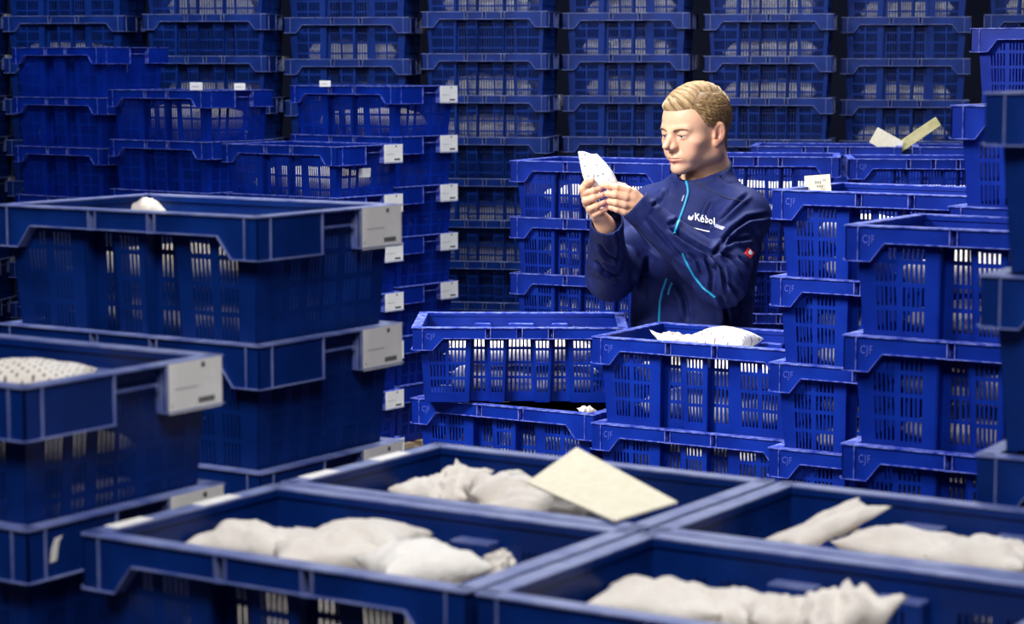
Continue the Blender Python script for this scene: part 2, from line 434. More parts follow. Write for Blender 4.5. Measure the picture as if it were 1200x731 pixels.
# centre
stack('MM', 'stack before the man', 'NL', 694, 394, 5.98, 31, 103, emb=True,
      toplabel='blue crate in front of the man with a white mound of perforated bags')
cN = STACKS['MM'][0][1]
stack('NN', 'stack under the straight-set crate', 'NL', 482, 466, 6.32, 31, 100, emb=True,
      toplabel='blue crate beneath the straight-set crate, a scrap of white paper on it')
p = atd(488, 384, 6.17)
CF = make_crate(p[0] + 0.292, p[1] + 0.2, p[2] - CH * .87, 1.0, 'three', False,
      'blue crate set square to the view, left of the man, white behind its slots', 'crates of the stack left of the man', emb=True)
CF.scale = (1, 1, .87)
STACKS['CF'] = ([CF], 'straight-set stack left of the man', 0.2)
# behind the man
stack('EL', 'stack behind the raised packet', 'NL', 598, 188, 7.75, 26, 66, kind='three', up=0,
      toplabel='blue crate behind the raised paper packet, topmost of its stack')
stack('ER', 'stack behind the collar', 'NR', 984, 184, 8.0, 8, 62, kind='three', emb=False,
      toplabel='blue crate behind the collar of the man, topmost of its stack')
stack('E3', 'stack behind the small upright card', 'NL', 995, 186, 8.0, 6, 62, kind='three', emb=True,
      toplabel='blue crate at right behind the crate with the small upright card')
stack('E4', 'rear stack holding the yellowish boards', 'NL', 880, 171, 9.0, 10, 58, kind='three',
      toplabel='blue crate behind at right with yellowish boards sticking out')
stack('E5', 'rear stack right of the yellowish boards', 'NL', 1070, 172, 8.85, 10, 58, kind='three')
# right
stack('FF', 'stack right of the man', 'NL', 905, 222, 5.50, 32.5, 102, emb=True,
      toplabel='blue crate right of the man with a small cream card standing in it')
stack('GG', 'stack before the small-card crate', 'NL', 991, 263, 4.52, 32, 130, emb=True,
      toplabel='blue crate at right, rim below the tall blurred crate, bags inside')
stack('II', 'tall stack behind the nearest right one', 'NL', 1115, 123, 4.85, 32.5, 118,
      toplabel='blue crate high at the right edge, behind the near blurred stack')
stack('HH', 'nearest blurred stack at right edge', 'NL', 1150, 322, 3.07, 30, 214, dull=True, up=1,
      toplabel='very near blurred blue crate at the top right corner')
stack('I2', 'tall stack far behind at right', 'NL', 1138, 33, 6.9, 32, 92)
# mid left
stack('KK', 'tall label-card stack left of centre', 'NR', 464, 101, 9.2, 38, 59, card=True, dull=False, fill=True,
      toplabel='blue crate with end label card topping the tall stack left of centre')
stack('K2', 'stack left of the tall label-card stack', 'NR', 241, 106, 9.3, 38, 60)
stack('K3', 'rear stack at far left edge', 'NR', 118, 55, 9.8, 38, 59)
stack('JJ', 'shorter stack with the small sticker', 'NR', 395, 172, 8.5, 36, 60, card=True, jit=0.0005,
      toplabel='blue crate with end label card and a small white sticker below it')
# the wall of crates behind everything
r_ = random.Random(3)
names = ['first', 'second', 'third', 'fourth', 'fifth', 'sixth', 'seventh', 'eighth', 'ninth']
xs = [-3.40, -2.74, -2.08, -1.41, -0.75, -0.09, 0.575, 1.235, 1.90, 2.56]
names.append('tenth')
tops = [2.455, 2.26, 2.455, 2.26, 2.455, 2.26, 2.455, 2.26, 2.455, 2.26]
def pile(key, x, y, zt, a, pitch, desc, kind, dull, jit=0.0008, n=None):
    n = n or round((zt - CH - 0.12) / pitch) + 1; out = []
    rest = zt - CH - (n - 1) * pitch
    for k in range(n):
        q = make_crate(x + r_.uniform(-jit, jit), y + r_.uniform(-jit, jit), zt - CH - k * pitch, a + r_.uniform(-.08, .08), kind, dull,
                       'blurred blue crate, %s of the %s' % ('topmost' if k == 0 else ORD[min(k, 11)] + ' from top', desc), 'crates of the ' + desc,
                       card=r_.random() < 0.22)
        out.append(q)
    make_pallet(x, y, rest, a, 'low wooden pallet under the ' + desc)
    STACKS[key] = (out, desc, pitch)
for i, x in enumerate(xs):
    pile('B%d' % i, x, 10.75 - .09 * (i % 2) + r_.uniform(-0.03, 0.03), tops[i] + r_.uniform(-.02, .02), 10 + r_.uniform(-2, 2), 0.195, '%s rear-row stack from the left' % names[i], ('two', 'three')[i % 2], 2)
# ------------------------------------------------------------- bags inside the crates
fillbags('MM', [0, 1, 2], per=2); fillbags('NN', [0, 1], per=1)
bag(BIG[0], CF, 0.01, 0, 0.006, (0, 0, 0), 'lower white paper bag inside the straight-set crate').scale = (1, 1, .62); bag(BIG[1], CF, 0.0, 0.0, 0.082, (0, 0, 3.14), 'upper white paper bag inside the straight-set crate').scale = (1, 1, .8)
fillbags('FF', [0, 1, 2, 3]); fillbags('GG', [0, 1, 2]); fillbags('EL', [0, 1, 2]); fillbags('ER', [0, 1]); fillbags('E3', [0, 1])
fillbags('KK', [0, 1], per=1); fillbags('K2', [0], per=1); fillbags('JJ', [0, 1], per=1); fillbags('LF', [0], per=2)
fillbags('II', [0, 1], per=1)
rb = random.Random(12)
for i in range(10): fillbags('B%d' % i, [k for k in range(7) if rb.random() < .68], per=1)

# ---- packets lying on top, placed one by one
def at_z(u, v, z):
    r = ray(u, v); s = (z - CAMH) / r[2]; return r * s + np.array([0, 0, CAMH])
def packet(u, v, z, seed, sx, sy, sz, rz, label, m=None, cr=1.0, rx=0.0, ry=0.0, group=None, cat='paper bag'):
    me = bag_mesh(seed, sx, sy, sz, [m or M_PAPER], cr, nu=34, nv=26)
    o = link('paper_bag', me); p = at_z(u, v, z + sz); p[2] = z; o.location = p; o.rotation_euler = (R(rx), R(ry), R(rz))
    return tag(o, label, cat, group)
def zr(key): return STACKS[key][0][0].location.z + CH
def under(key, n, desc):
    c = STACKS[key][0][0]
    for i in range(2):
        o = bag(BIG[i], c, 0, 0, 0.006 + .075 * i, (0, 0, math.pi * i), '%s white paper bag at the bottom of the %s' % (('lower', 'upper')[i], desc), 'bags at the bottom of the %s' % desc); o.scale = (1, 1, .62)
under('GA', 4, 'bottom left foreground crate'); under('GB', 4, 'crate bearing the cream board'); under('GC', 4, 'bottom right foreground crate'); under('GD', 4, 'foreground crate right of the board')
z = zr('GA')
packet(298, 641, z - .078, 11, .078, .048, .028, -24, 'flat crumpled white paper bag at the left end of the bottom left crate', cr=.6)
packet(385, 652, z - .078, 12, .080, .055, .028, 15, 'crumpled white paper bag in the middle of the bottom left crate', cr=.7)
packet(432, 634, z - .066, 13, .074, .050, .030, -28, 'boxy white paper bag with a straight corner at the back of the pile', cr=.35)
packet(492, 664, z - .066, 14, .068, .060, .034, 25, 'rounded white paper bag with dark print marks, right in bottom left crate', M_MARK, .45)
packet(570, 654, z - .078, 15, .026, .018, .022, 60, 'small white paper tip standing against the crate wall at right', rx=50, cr=.5)
z = zr('GB')
packet(508, 580, z - .082, 21, .060, .040, .028, -10, 'white paper bag at the left end of the cream board crate', cr=.6)
packet(540, 574, z - .074, 22, .052, .036, .028, 40, 'white paper bag with a peaked corner left of the cream board', ry=-30, cr=.9)
packet(592, 578, z - .070, 23, .056, .044, .034, 10, 'round crumpled white paper bag beside the left corner of the cream board', cr=.6)
packet(630, 600, z - .082, 24, .100, .050, .030, -30, 'long crumpled white paper bag partly under the cream board', cr=.6)
z = zr('GC')
packet(775, 712, z - .078, 31, .088, .055, .028, -22, 'long white paper bag with a peaked corner at left in the bottom crate', cr=.7)
packet(850, 716, z - .078, 32, .070, .048, .028, -30, 'wide white paper bag in the middle of the bottom right crate', cr=.6)
packet(920, 728, z - .075, 33, .050, .040, .028, 10, 'small white paper bag between the larger ones in bottom right crate', cr=.6)
packet(985, 724, z - .078, 34, .062, .050, .036, 30, 'white paper bag with an upright peak at bottom right', cr=.8, ry=-14)
z = zr('GD')
packet(972, 618, z - .050, 41, .082, .030, .018, 30, 'slim white paper bag leaning up at the left of its crate', cr=.5, ry=-15)
packet(1062, 642, z - .080, 42, .092, .050, .028, -25, 'long flat white paper bag in the middle of the right crate', cr=.5)
packet(1158, 658, z - .082, 43, .070, .055, .030, -35, 'white paper bag at the right end under the blurred stack', cr=.6)
z = zr('LL')
under('LL', 4, 'nearest left edge crate')
packet(26, 446, z - .080, 51, .110, .060, .034, -8, 'white paper bag with rows of dark dots at left edge', M_DOT, .25)
z = zr('LF')
packet(168, 247, z - .057, 52, .042, .028, .026, 10, 'white paper hump just showing over the rim of the left crate', cr=.3)
z = zr('MM')
packet(848, 399, z - .062, 61, .086, .075, .040, -28, 'domed white paper bag with small holes in front of the man', M_DOT2, .12)
packet(792, 401, z - .048, 62, .055, .045, .026, 10, 'small white paper bag left of the domed one', cr=1.0)
def heap(name, key, zt, label, cat):
    c = STACKS[key][0][0]; v = []; f = []; nx, ny = 60, 40
    for j in range(ny + 1):
        for i in range(nx + 1):
            x, y = (i / nx - .5) * .5, (j / ny - .5) * .28
            v.append((x, y, zt + .012 * noise.noise((x * 6, y * 6, 1)) + .009 * abs(noise.noise((x * 60, y * 60, 2)))))
    for j in range(ny):
        for i in range(nx): a = j * (nx + 1) + i; f.append((a, a + 1, a + nx + 2, a + nx + 1))
    o = link(name, mesh(name, v, f, [noisy(mat('dark_bulbs', (0, 0, 0), .9), 90, (.02, .02, .02), (.16, .14, .12))], smooth=True))
    o.location = c.location; o.rotation_euler = c.rotation_euler; tag(o, label, cat); o['kind'] = 'stuff'
heap('bulbs', 'NN', .215, 'dark grainy heap of bulbs in the crate under the straight-set one', 'bulbs')
p = at_z(690, 480, zr('NN') - .02)
packet(688, 482, zr('NN') - .035, 63, .022, .016, .014, 30, 'tiny white paper scrap on the dark heap')
# the cream board laid across the foreground crate
def board(name, corners, th, m, label, cat, n=8):
    a, b, c, d = [np.array(q) for q in corners]; v = []; f = []
    nrm = np.cross(b - a, d - a); nrm /= np.linalg.norm(nrm)
    if nrm[2] < 0: nrm = -nrm
    for k in (0, 1):
        for j in range(n + 1):
            for i in range(n + 1):
                s, t = i / n, j / n; v.append((a * (1 - s) + b * s) * (1 - t) + (d * (1 - s) + c * s) * t + nrm * th * k)
    N1 = (n + 1) ** 2; g = lambda k, i, j: k * N1 + j * (n + 1) + i
    for j in range(n):
        for i in range(n):
            f.append((g(0, i, j), g(0, i, j + 1), g(0, i + 1, j + 1), g(0, i + 1, j))); f.append((g(1, i, j), g(1, i + 1, j), g(1, i + 1, j + 1), g(1, i, j + 1)))
    for i in range(n):
        f += [(g(0, i, 0), g(0, i + 1, 0), g(1, i + 1, 0), g(1, i, 0)), (g(0, i + 1, n), g(0, i, n), g(1, i, n), g(1, i + 1, n)),
              (g(0, 0, i + 1), g(0, 0, i), g(1, 0, i), g(1, 0, i + 1)), (g(0, n, i), g(0, n, i + 1), g(1, n, i + 1), g(1, n, i))]
    c0 = np.mean(v, 0); o = link(name, mesh(name, [q - c0 for q in v], f, [m])); o.location = c0
    return tag(o, label, cat)
z = zr('GB')
board('board', [at_z(618, 567, z + .012), at_z(676, 526, z + .035), at_z(794, 590, z + .004), at_z(720, 612, z + .003)], .003, M_BOARD, 'cream rectangular board lying tilted across the foreground crate', 'board')
# cards and boards standing in crates at right
def plank(name, u0, v0, u1, v1, w_px, d, th, m, label, cat):
    p, q = atd(u0, v0, d), atd(u1, v1, d); ax = (q - p) / np.linalg.norm(q - p); up = np.array([-ax[2], 0, ax[0]]); w = w_px / F * d
    return board(name, [p - up * w / 2, q - up * w / 2 + [0, .01, 0], q + up * w / 2 + [0, .01, 0], p + up * w / 2], th, m, label, cat, 2)
M_YEL = noisy(mat('yellowish_board', (0, 0, 0), .8), 30, (.50, .44, .20), (.60, .54, .28))
plank('card', 959.5, 232, 958, 205.5, 30, 5.62, .004, M_BOARD, 'small cream card with print standing in the crate right of the man', 'card')
mbk = MB()
for (a, b, c, d) in ((955, 212, 963, 215), (957, 217, 965, 219.5), (964, 209.5, 968, 212)):
    for i in range(3):
        u0 = a + (c - a) * i / 3
        P4 = [tuple(atd(x, y, 5.615)) for x, y in ((u0, d), (u0 + (c - a) / 4, d), (u0 + (c - a) / 4, b), (u0, b))]
        mbk.quad(*P4)
pm = link('lettering', mbk.mesh('lettering', [M_GREYINK])); pm.parent = bpy.data.objects['card']; pm.matrix_parent_inverse = Matrix.Translation(bpy.data.objects['card'].location).inverted(); pm['kind'] = 'stuff'
plank('board', 1053, 173, 1099, 142, 11, 9.1, .02, M_YEL, 'yellowish bar-like board slanting out of the rear crate at right', 'board')
plank('board', 1024, 158, 1055, 175, 20, 9.05, .006, M_BOARD, 'pale card leaning beside the slanting yellowish board', 'board')

if DBG:
    for k_, s_ in STACKS.items(): print('STK', k_, s_[0][0].name, s_[0][-1].name, [round(c, 3) for c in s_[0][0].location], round(s_[2], 3))
    for o in bpy.data.objects:
        if 'label' in o and not o.parent and not 4 <= len(o['label'].replace('-', '-').split()) <= 16: print('LONG', o['label'])

# folded paper strips over the left rims of the foreground crates
for key in ('GA', 'GB'):
    t = STACKS[key][0][0]
    for (a, b) in ((.285, .355), (.10, .18)):
        mb = MB(); G = side_fn(3); g = lambda s, n, z: raised(G(s, n, z))
        mb.box(a, b, -0.020, 0.0045, 0.0, 0.0008, fn=g); mb.box(a, b, 0.0036, 0.0045, -0.06, 0.0, fn=g)
        o = link('label_card', mb.mesh('label_card', [M_CARD]), t); o['label'] = 'white paper strip folded over the rim'
# small tags standing on the rear rims
def stag(u, v, w, h, d, label):
    p = atd(u, v, d); s = d / F; mb = MB(); mb.box(-w * s / 2, w * s / 2, -.002, .002, 0, h * s)
    mb.box(-w * s * .3, w * s * .2, -.0026, -.002, h * s * .4, h * s * .5, 1)
    o = link('paper_tag', mb.mesh('paper_tag', [M_CARD, M_GREYINK])); o.location = p; tag(o, label, 'paper tag', 'small white tags on the rear crates')
stag(230, 105.5, 15, 9, 9.42, 'small white tag on the rim left of the tall label-card stack')
stag(281, 105.5, 13, 8, 9.66, 'small white tag on the rim just behind the tall label-card stack')
stag(381, 101.5, 13, 7, 9.35, 'small white tag on the back rim of the tall label-card stack')

def stuck(key, k, side, s0, s1, z0, z1, n, label, name, poly=None):
    t = STACKS[key][0][k]; mb = MB(); G = side_fn(side)
    if poly: mb.prism(poly, n, n + .0008, lambda s, nn, z: raised(G(s, nn, z)))
    else: mb.box(s0, s1, n, n + .001, z0, z1, fn=lambda s, nn, z: taper(G(s, nn, z)))
    link(name, mb.mesh(name, [M_CARD]), t)['label'] = label
stuck('JJ', 0, 1, .155, .225, -.125, -.090, PROUD + .0003, 'small white sticker on the crate end', 'sticker')
stuck('LL', 1, 1, 0, 0, 0, 0, .0002, 'torn white paper scrap stuck to the crate', 'paper_scrap', [(.040, -.052), (.052, -.050), (.057, -.026), (.064, -.018), (.050, -.020), (.043, -.034)])

# ============================================================= the man
def surface_nets(sdf, lo, hi, h, B=8):
    lo = np.array(lo, float); hi = np.array(hi, float)
    nb = np.maximum(1, np.ceil((hi - lo) / (h * B)).astype(int)); n = nb * B + 1
    bc = np.stack(np.meshgrid(*[lo[i] + (np.arange(nb[i]) + 0.5) * B * h for i in range(3)], indexing='ij'), -1).reshape(-1, 3)
    dc = sdf(bc)
    act = np.abs(dc) < B * h * 0.87 * 1.25 + 0.012
    D = np.repeat(np.repeat(np.repeat(np.where(dc < 0, -1., 1.).reshape(nb), B, 0), B, 1), B, 2).astype(np.float32)
    D = np.pad(D, ((0, 1),) * 3, mode='edge')
    bi = np.stack(np.unravel_index(np.nonzero(act)[0], nb), -1)
    off = np.stack(np.meshgrid(*[np.arange(B + 1)] * 3, indexing='ij'), -1).reshape(-1, 3)
    for c in range(0, len(bi), 400):
        ijk = (bi[c:c + 400, None, :] * B + off[None]).reshape(-1, 3)
        D[ijk[:, 0], ijk[:, 1], ijk[:, 2]] = sdf(lo + ijk * h)
    I = D < 0
    c8 = [(a, b, c) for a in (0, 1) for b in (0, 1) for c in (0, 1)]
    sl = lambda A, o: A[o[0]:A.shape[0] - 1 + o[0], o[1]:A.shape[1] - 1 + o[1], o[2]:A.shape[2] - 1 + o[2]]
    any_ = np.zeros(tuple(np.array(I.shape) - 1), bool); all_ = ~any_
    for o in c8: any_ |= sl(I, o); all_ &= sl(I, o)
    cells = np.argwhere(any_ & ~all_)
    vid = -np.ones(any_.shape, np.int64); vid[tuple(cells.T)] = np.arange(len(cells))
    acc = np.zeros((len(cells), 3)); cnt = np.zeros(len(cells))
    val = {o: D[cells[:, 0] + o[0], cells[:, 1] + o[1], cells[:, 2] + o[2]] for o in c8}
    for o in c8:
        for ax in range(3):
            if o[ax]: continue
            q = list(o); q[ax] = 1; q = tuple(q)
            a, b = val[o], val[q]; m = (a < 0) != (b < 0)
            t = np.where(m, a / np.where(m, a - b, 1), 0)
            p = np.tile(np.array(o, float), (len(cells), 1)); p[:, ax] += t
            acc[m] += p[m]; cnt[m] += 1
    V = lo + (cells + acc / cnt[:, None]) * h
    Fs = []
    for ax in range(3):
        b, c = (ax + 1) % 3, (ax + 2) % 3
        s0 = [slice(None)] * 3; s1 = [slice(None)] * 3; s0[ax] = slice(0, -1); s1[ax] = slice(1, None)
        for o in (b, c): s0[o] = slice(1, -1); s1[o] = slice(1, -1)
        A, Bb = I[tuple(s0)], I[tuple(s1)]
        e = np.argwhere(A != Bb); inside = A[tuple(e.T)]
        for o in (b, c): e[:, o] += 1
        def at(db, dc_):
            k = e.copy(); k[:, b] += db; k[:, c] += dc_; return vid[tuple(k.T)]
        q = np.stack([at(-1, -1), at(0, -1), at(0, 0), at(-1, 0)], 1)
        q[~inside] = q[~inside][:, ::-1]
        Fs.append(q)
    Fq = np.concatenate(Fs); Fq = Fq[(Fq >= 0).all(1)]
    return V, Fq
def cap(P, a, b, r1, r2=None):
    a = np.asarray(a, float); b = np.asarray(b, float); r2 = r1 if r2 is None else r2
    ab = b - a; t = np.clip(((P - a) @ ab) / max(ab @ ab, 1e-12), 0, 1)
    return np.linalg.norm(P - a - t[:, None] * ab, axis=1) - (r1 + (r2 - r1) * t)
def ell(P, c, r, rot=None):
    q = P - np.asarray(c, float)
    if rot is not None: q = q @ rot
    r = np.asarray(r, float); k0 = np.linalg.norm(q / r, axis=1); k1 = np.linalg.norm(q / r ** 2, axis=1) + 1e-9
    return k0 * (k0 - 1) / k1
def smin(a, b, k):
    h = np.maximum(k - np.abs(a - b), 0) / k
    return np.minimum(a, b) - h * h * k * 0.25
def smax(a, b, k): return -smin(-a, -b, k)
def rotm(ax, deg): return np.array(Matrix.Rotation(R(deg), 3, ax))
def np_mesh(name, V, Fq, mats, colors=None, smooth=True):
    me = bpy.data.meshes.new(name)
    me.vertices.add(len(V)); me.vertices.foreach_set('co', V.astype(np.float32).ravel())
    me.loops.add(Fq.size); me.loops.foreach_set('vertex_index', Fq.astype(np.int32).ravel())
    me.polygons.add(len(Fq)); me.polygons.foreach_set('loop_start', np.arange(0, Fq.size, Fq.shape[1], dtype=np.int32))
    me.update(calc_edges=True); me.validate()
    if smooth: me.polygons.foreach_set('use_smooth', np.ones(len(me.polygons), bool))
    for m in (mats if isinstance(mats, (list, tuple)) else [mats]): me.materials.append(m)
    if colors is not None:
        ca = me.color_attributes.new('tone', 'FLOAT_COLOR', 'POINT')
        ca.data.foreach_set('color', np.concatenate([colors, np.ones((len(colors), 1))], 1).astype(np.float32).ravel())
    return me
def attr_mat(name, rough, sss=0.0, bump=0.0, bscale=300, spec=0.4):
    m = mat(name, (1, 1, 1), rough, spec=spec); nt = m.node_tree; b = nt.nodes['Principled BSDF']
    a = nt.nodes.new('ShaderNodeVertexColor'); a.layer_name = 'tone'
    nt.links.new(a.outputs['Color'], b.inputs['Base Color'])
    if sss:
        b.inputs['Subsurface Weight'].default_value = sss; b.inputs['Subsurface Radius'].default_value = (0.012, 0.005, 0.003)
        b.inputs['Subsurface Scale'].default_value = 0.5
    if bump:
        tc = nt.nodes.new('ShaderNodeTexCoord'); n = nt.nodes.new('ShaderNodeTexNoise'); n.inputs['Scale'].default_value = bscale
        nt.links.new(tc.outputs['Object'], n.inputs['Vector'])
        bp = nt.nodes.new('ShaderNodeBump'); bp.inputs['Strength'].default_value = bump; bp.inputs['Distance'].default_value = 0.002
        nt.links.new(n.outputs['Fac'], bp.inputs['Height']); nt.links.new(bp.outputs['Normal'], b.inputs['Normal'])
    return m
M_SKIN = attr_mat('skin', 0.48, 0.12, 0.12, 500)
M_HAIR = attr_mat('blond_hair', 0.5, spec=0.35)
M_EYE = attr_mat('eye', 0.12)
M_JACKET = noisy(mat('navy_softshell', (0, 0, 0), 0.68, spec=0.16), 30, (0.005, 0.0100, 0.066), (0.008, 0.0145, 0.088), bump=0.10, bscale=900)
M_TROUSER = mat('dark_work_trousers', (0.015, 0.016, 0.022), 0.85)
M_SHOE = mat('black_leather', (0.01, 0.01, 0.01), 0.45)
M_TEAL = mat('turquoise_piping', (0.005, 0.22, 0.42), 0.5)
M_WHITE = mat('white_print', (0.85, 0.85, 0.88), 0.6)
M_LGREY = mat('grey_print', (0.24, 0.26, 0.38), 0.6)
M_RED = mat('red_badge', (0.62, 0.03, 0.02), 0.5)
PD = 6.45
PX = lambda u, v, d=PD: atd(u, v, d)
S = 1.11
# ---- head frame (local: face towards -y, x towards his left, z up, chin near z=0)
HR = rotm('Z', -50) @ rotm('X', 9) @ rotm('Y', 0)
HC = PX(816.5, 150.5, 6.46) - HR @ (np.array([0, 0, 0.118]) * S)
toL = lambda P: ((P - HC) @ HR) / S
toW = lambda Q: (Q * S) @ HR.T + HC
def warpz(Q):
    Q = Q.copy(); z = Q[:, 2]; Q[:, 2] = np.where(z < .116, .116 - (.116 - z) / .90, z); return Q
def head_sdf(Q): return head_raw(warpz(Q)) * .95
def head_raw(Q):
    M = Q.copy(); M[:, 0] = np.abs(M[:, 0])        # mirrored
    d = ell(Q, (0, .010, .150), (.0750, .092, .082))
    d = smin(d, ell(Q, (0, -.030, .135), (.064, .062, .070)), .03)     # forehead
    d = smin(d, ell(Q, (0, -.036, .082), (.052, .050, .070)), .03)     # mid face
    d = smin(d, cap(M, (.012, -.070, .020), (.050, -.002, .048), .0150, .017), .032)   # jaw line
    d = smin(d, cap(M, (.050, .000, .050), (.060, .008, .110), .016, .016), .03)
    d = smin(d, ell(Q, (0, -.083, .016), (.017, .015, .016)), .020)    # chin
    d = smin(d, ell(M, (.046, -.052, .092), (.021, .024, .017)), .022) # cheekbone
    d = smin(d, ell(M, (.030, -.066, .062), (.022, .018, .024)), .02)  # cheek
    d = smin(d, cap(Q, (0, .02, .06), (0, .034, -.085), .055, .060), .03)      # neck
    d = smin(d, cap(M, (.035, .03, .09), (.012, -.02, -.09), .016, .014), .02) # neck muscle
    d = smin(d, cap(M, (.010, -.0885, .1285), (.041, -.0745, .1305), .0085, .0080), .014)  # brow
    d = smax(d, -ell(M, (.031, -.100, .116), (.0185, .017, .0115)), .014)  # socket
    # lids over the eyeball
    lid = ell(M, (.0310, -.0765, .1155), (.0152, .0142, .0140))
    d = smin(d, lid, .006)
    slot = ell(M, (.0312, -.0905, .1128), (.0145, .014, .0031))
    d = smax(d, -slot, .0015)
    d = smin(d, cap(M, (.018, -.0885, .1205), (.044, -.0815, .1195), .0022, .002), .004)   # lid fold
    # nose
    d = smin(d, cap(Q, (0, -.088, .126), (0, -.1140, .093), .0064, .0082), .012)
    d = smin(d, ell(Q, (0, -.1170, .0880), (.0088, .0094, .0080)), .007)
    d = smin(d, cap(M, (.004, -.092, .108), (.0095, -.0985, .086), .006, .0075), .010)
    d = smin(d, ell(M, (.0120, -.1000, .0825), (.0062, .0092, .0066)), .008)
    d = smin(d, ell(Q, (0, -.098, .0785), (.012, .014, .006)), .008)
    d = smax(d, -ell(M, (.0060, -.1090, .0745), (.0030, .0050, .0026)), .003)
    d = smin(d, ell(M, (.037, -.030, .068), (.016, .030, .032)), .03)
    # mouth
    d = smin(d, ell(Q, (0, -.083, .052), (.026, .016, .020)), .014)
    d = smin(d, cap(M, (.004, -.0980, .0535), (.022, -.0885, .0495), .0047, .0024), .0045)
    d = smin(d, cap(M, (.0, -.0968, .0440), (.018, -.0895, .0465), .0064, .0030), .0045)
    d = smax(d, -cap(M, (0, -.1040, .0487), (.024, -.0915, .0482), .0018, .0011), .003)
    d = smax(d, -cap(Q, (0, -.104, .0665), (0, -.1035, .058), .002, .002), .005)
    d = smax(d, -cap(M, (0, -.100, .0330), (.012, -.097, .0345), .003, .002), .008)
    # ears
    er = rotm('Z', -22) @ rotm('X', -10)
    E_ = (M - np.array([.0790, .000, .104]))
    E_ = E_ @ er
    ear = ell(E_, (0, .001, .002), (.0068, .0185, .0315))
    ear = smin(ear, ell(E_, (.0, -.005, -.026), (.0048, .0090, .0115)), .006)
    ear = smax(ear, -ell(E_, (.0085, -.001, .004), (.0075, .0130, .0235)), .003)
    ear = smin(ear, cap(E_, (.001, -.011, .004), (.003, -.0120, -.008), .0032, .0042), .003)
    ear = smin(ear, cap(E_, (.0015, .004, .014), (.0015, .0065, -.004), .0028, .0026), .003)
    ear = smin(ear, cap(E_, (.0015, .0065, -.004), (.002, -.001, -.016), .0026, .0028), .003)
    ear = smax(ear, -ell(E_, (.003, -.0045, -.005), (.008, .0055, .0085)), .003)
    d = smin(d, ear, .004)
    return d
# ---- hands, straight in world space (joints read off as points in the place)
HD = 6.17
def hp(x, y, dz=0.0): return atd(660 + x / 6.09, 160 + y / 6.09, HD + dz)
FING = []     # (list of joints, radii)
W_L = hp(640, 560, 0.00)
left = [
 ([hp(500, 405, -.012), hp(462, 385, -.018), hp(385, 362, -.020), hp(325, 352, -.012), hp(280, 352, -.004)], [.0125, .0125, .0102, .0092, .0078]),
 ([hp(500, 445, -.016), hp(448, 432, -.024), hp(375, 415, -.026), hp(325, 410, -.016), hp(288, 408, -.006)], [.0125, .0125, .0102, .0092, .0078]),
 ([hp(500, 490, -.014), hp(440, 486, -.022), hp(380, 472, -.024), hp(340, 464, -.015), hp(308, 458, -.006)], [.0120, .0120, .0098, .0088, .0076]),
 ([hp(505, 535, -.010), hp(438, 536, -.016), hp(385, 520, -.018), hp(348, 508, -.011), hp(318, 500, -.005)], [.0112, .0112, .0090, .0082, .0070]),
 ([hp(560, 470, .012), hp(500, 410, .020), hp(430, 362, .020), hp(365, 335, .016)], [.0150, .0135, .0110, .0085]),
]
right = [
 ([hp(215, 520, .018), hp(165, 430, .006), hp(140, 375, -.004), hp(165, 338, -.008), hp(205, 318, -.008)], [.0160, .0140, .0118, .0105, .0082]),
 ([hp(235, 520, .020), hp(165, 430, .010), hp(160, 402, -.006), hp(215, 388, -.014), hp(262, 372, -.012)], [.0130, .0125, .0104, .0094, .0080]),
 ([hp(245, 540, .018), hp(172, 480, .010), hp(160, 458, -.008), hp(220, 438, -.018), hp(278, 418, -.016)], [.0130, .0125, .0104, .0094, .0080]),
 ([hp(250, 560, .018), hp(200, 530, .010), hp(192, 514, -.006), hp(240, 494, -.016), hp(288, 470, -.014)], [.0125, .0120, .0100, .0090, .0078]),
 ([hp(270, 570, .018), hp(228, 572, .012), hp(225, 556, .000), hp(262, 536, -.008), hp(300, 520, -.006)], [.0115, .0110, .0092, .0084, .0072]),
]
W_R = hp(300, 640, 0.05)
def hand_sdf(P, fingers, wrist, wr):
    d = None
    palm = None
    for J, rr in fingers[:]:
        a = cap(P, wrist, J[0], wr * 0.72, rr[0] * 1.15)
        palm = a if palm is None else smin(palm, a, .012)
        if J is not fingers[4][0] or fingers is right:
            b = cap(P, J[0], J[1], rr[0] * 1.05, rr[1])
            palm = smin(palm, b, .007)
    d = palm
    for J, rr in fingers:
        f = None
        for k in range(1 if len(J) > 4 else 0, len(J) - 1):
            c = cap(P, J[k], J[k + 1], rr[k], rr[k + 1]); f = c if f is None else smin(f, c, .003)
            kn = np.linalg.norm(P - J[k + 1], axis=1) - rr[k + 1] * 1.05
            if k + 1 < len(J) - 1: f = smin(f, kn, .003)
        d = smin(d, f, .0028)
    return d
W_L2 = hp(800, 760, 0.0); W_R2 = hp(335, 760, 0.10)
def hands_sdf(P):
    a = smin(hand_sdf(P, left, W_L, .030), cap(P, W_L, W_L2, .027, .030), .015)
    b = smin(hand_sdf(P, right, W_R, .030), cap(P, W_R, W_R2, .027, .031), .015)
    return np.minimum(a, b)
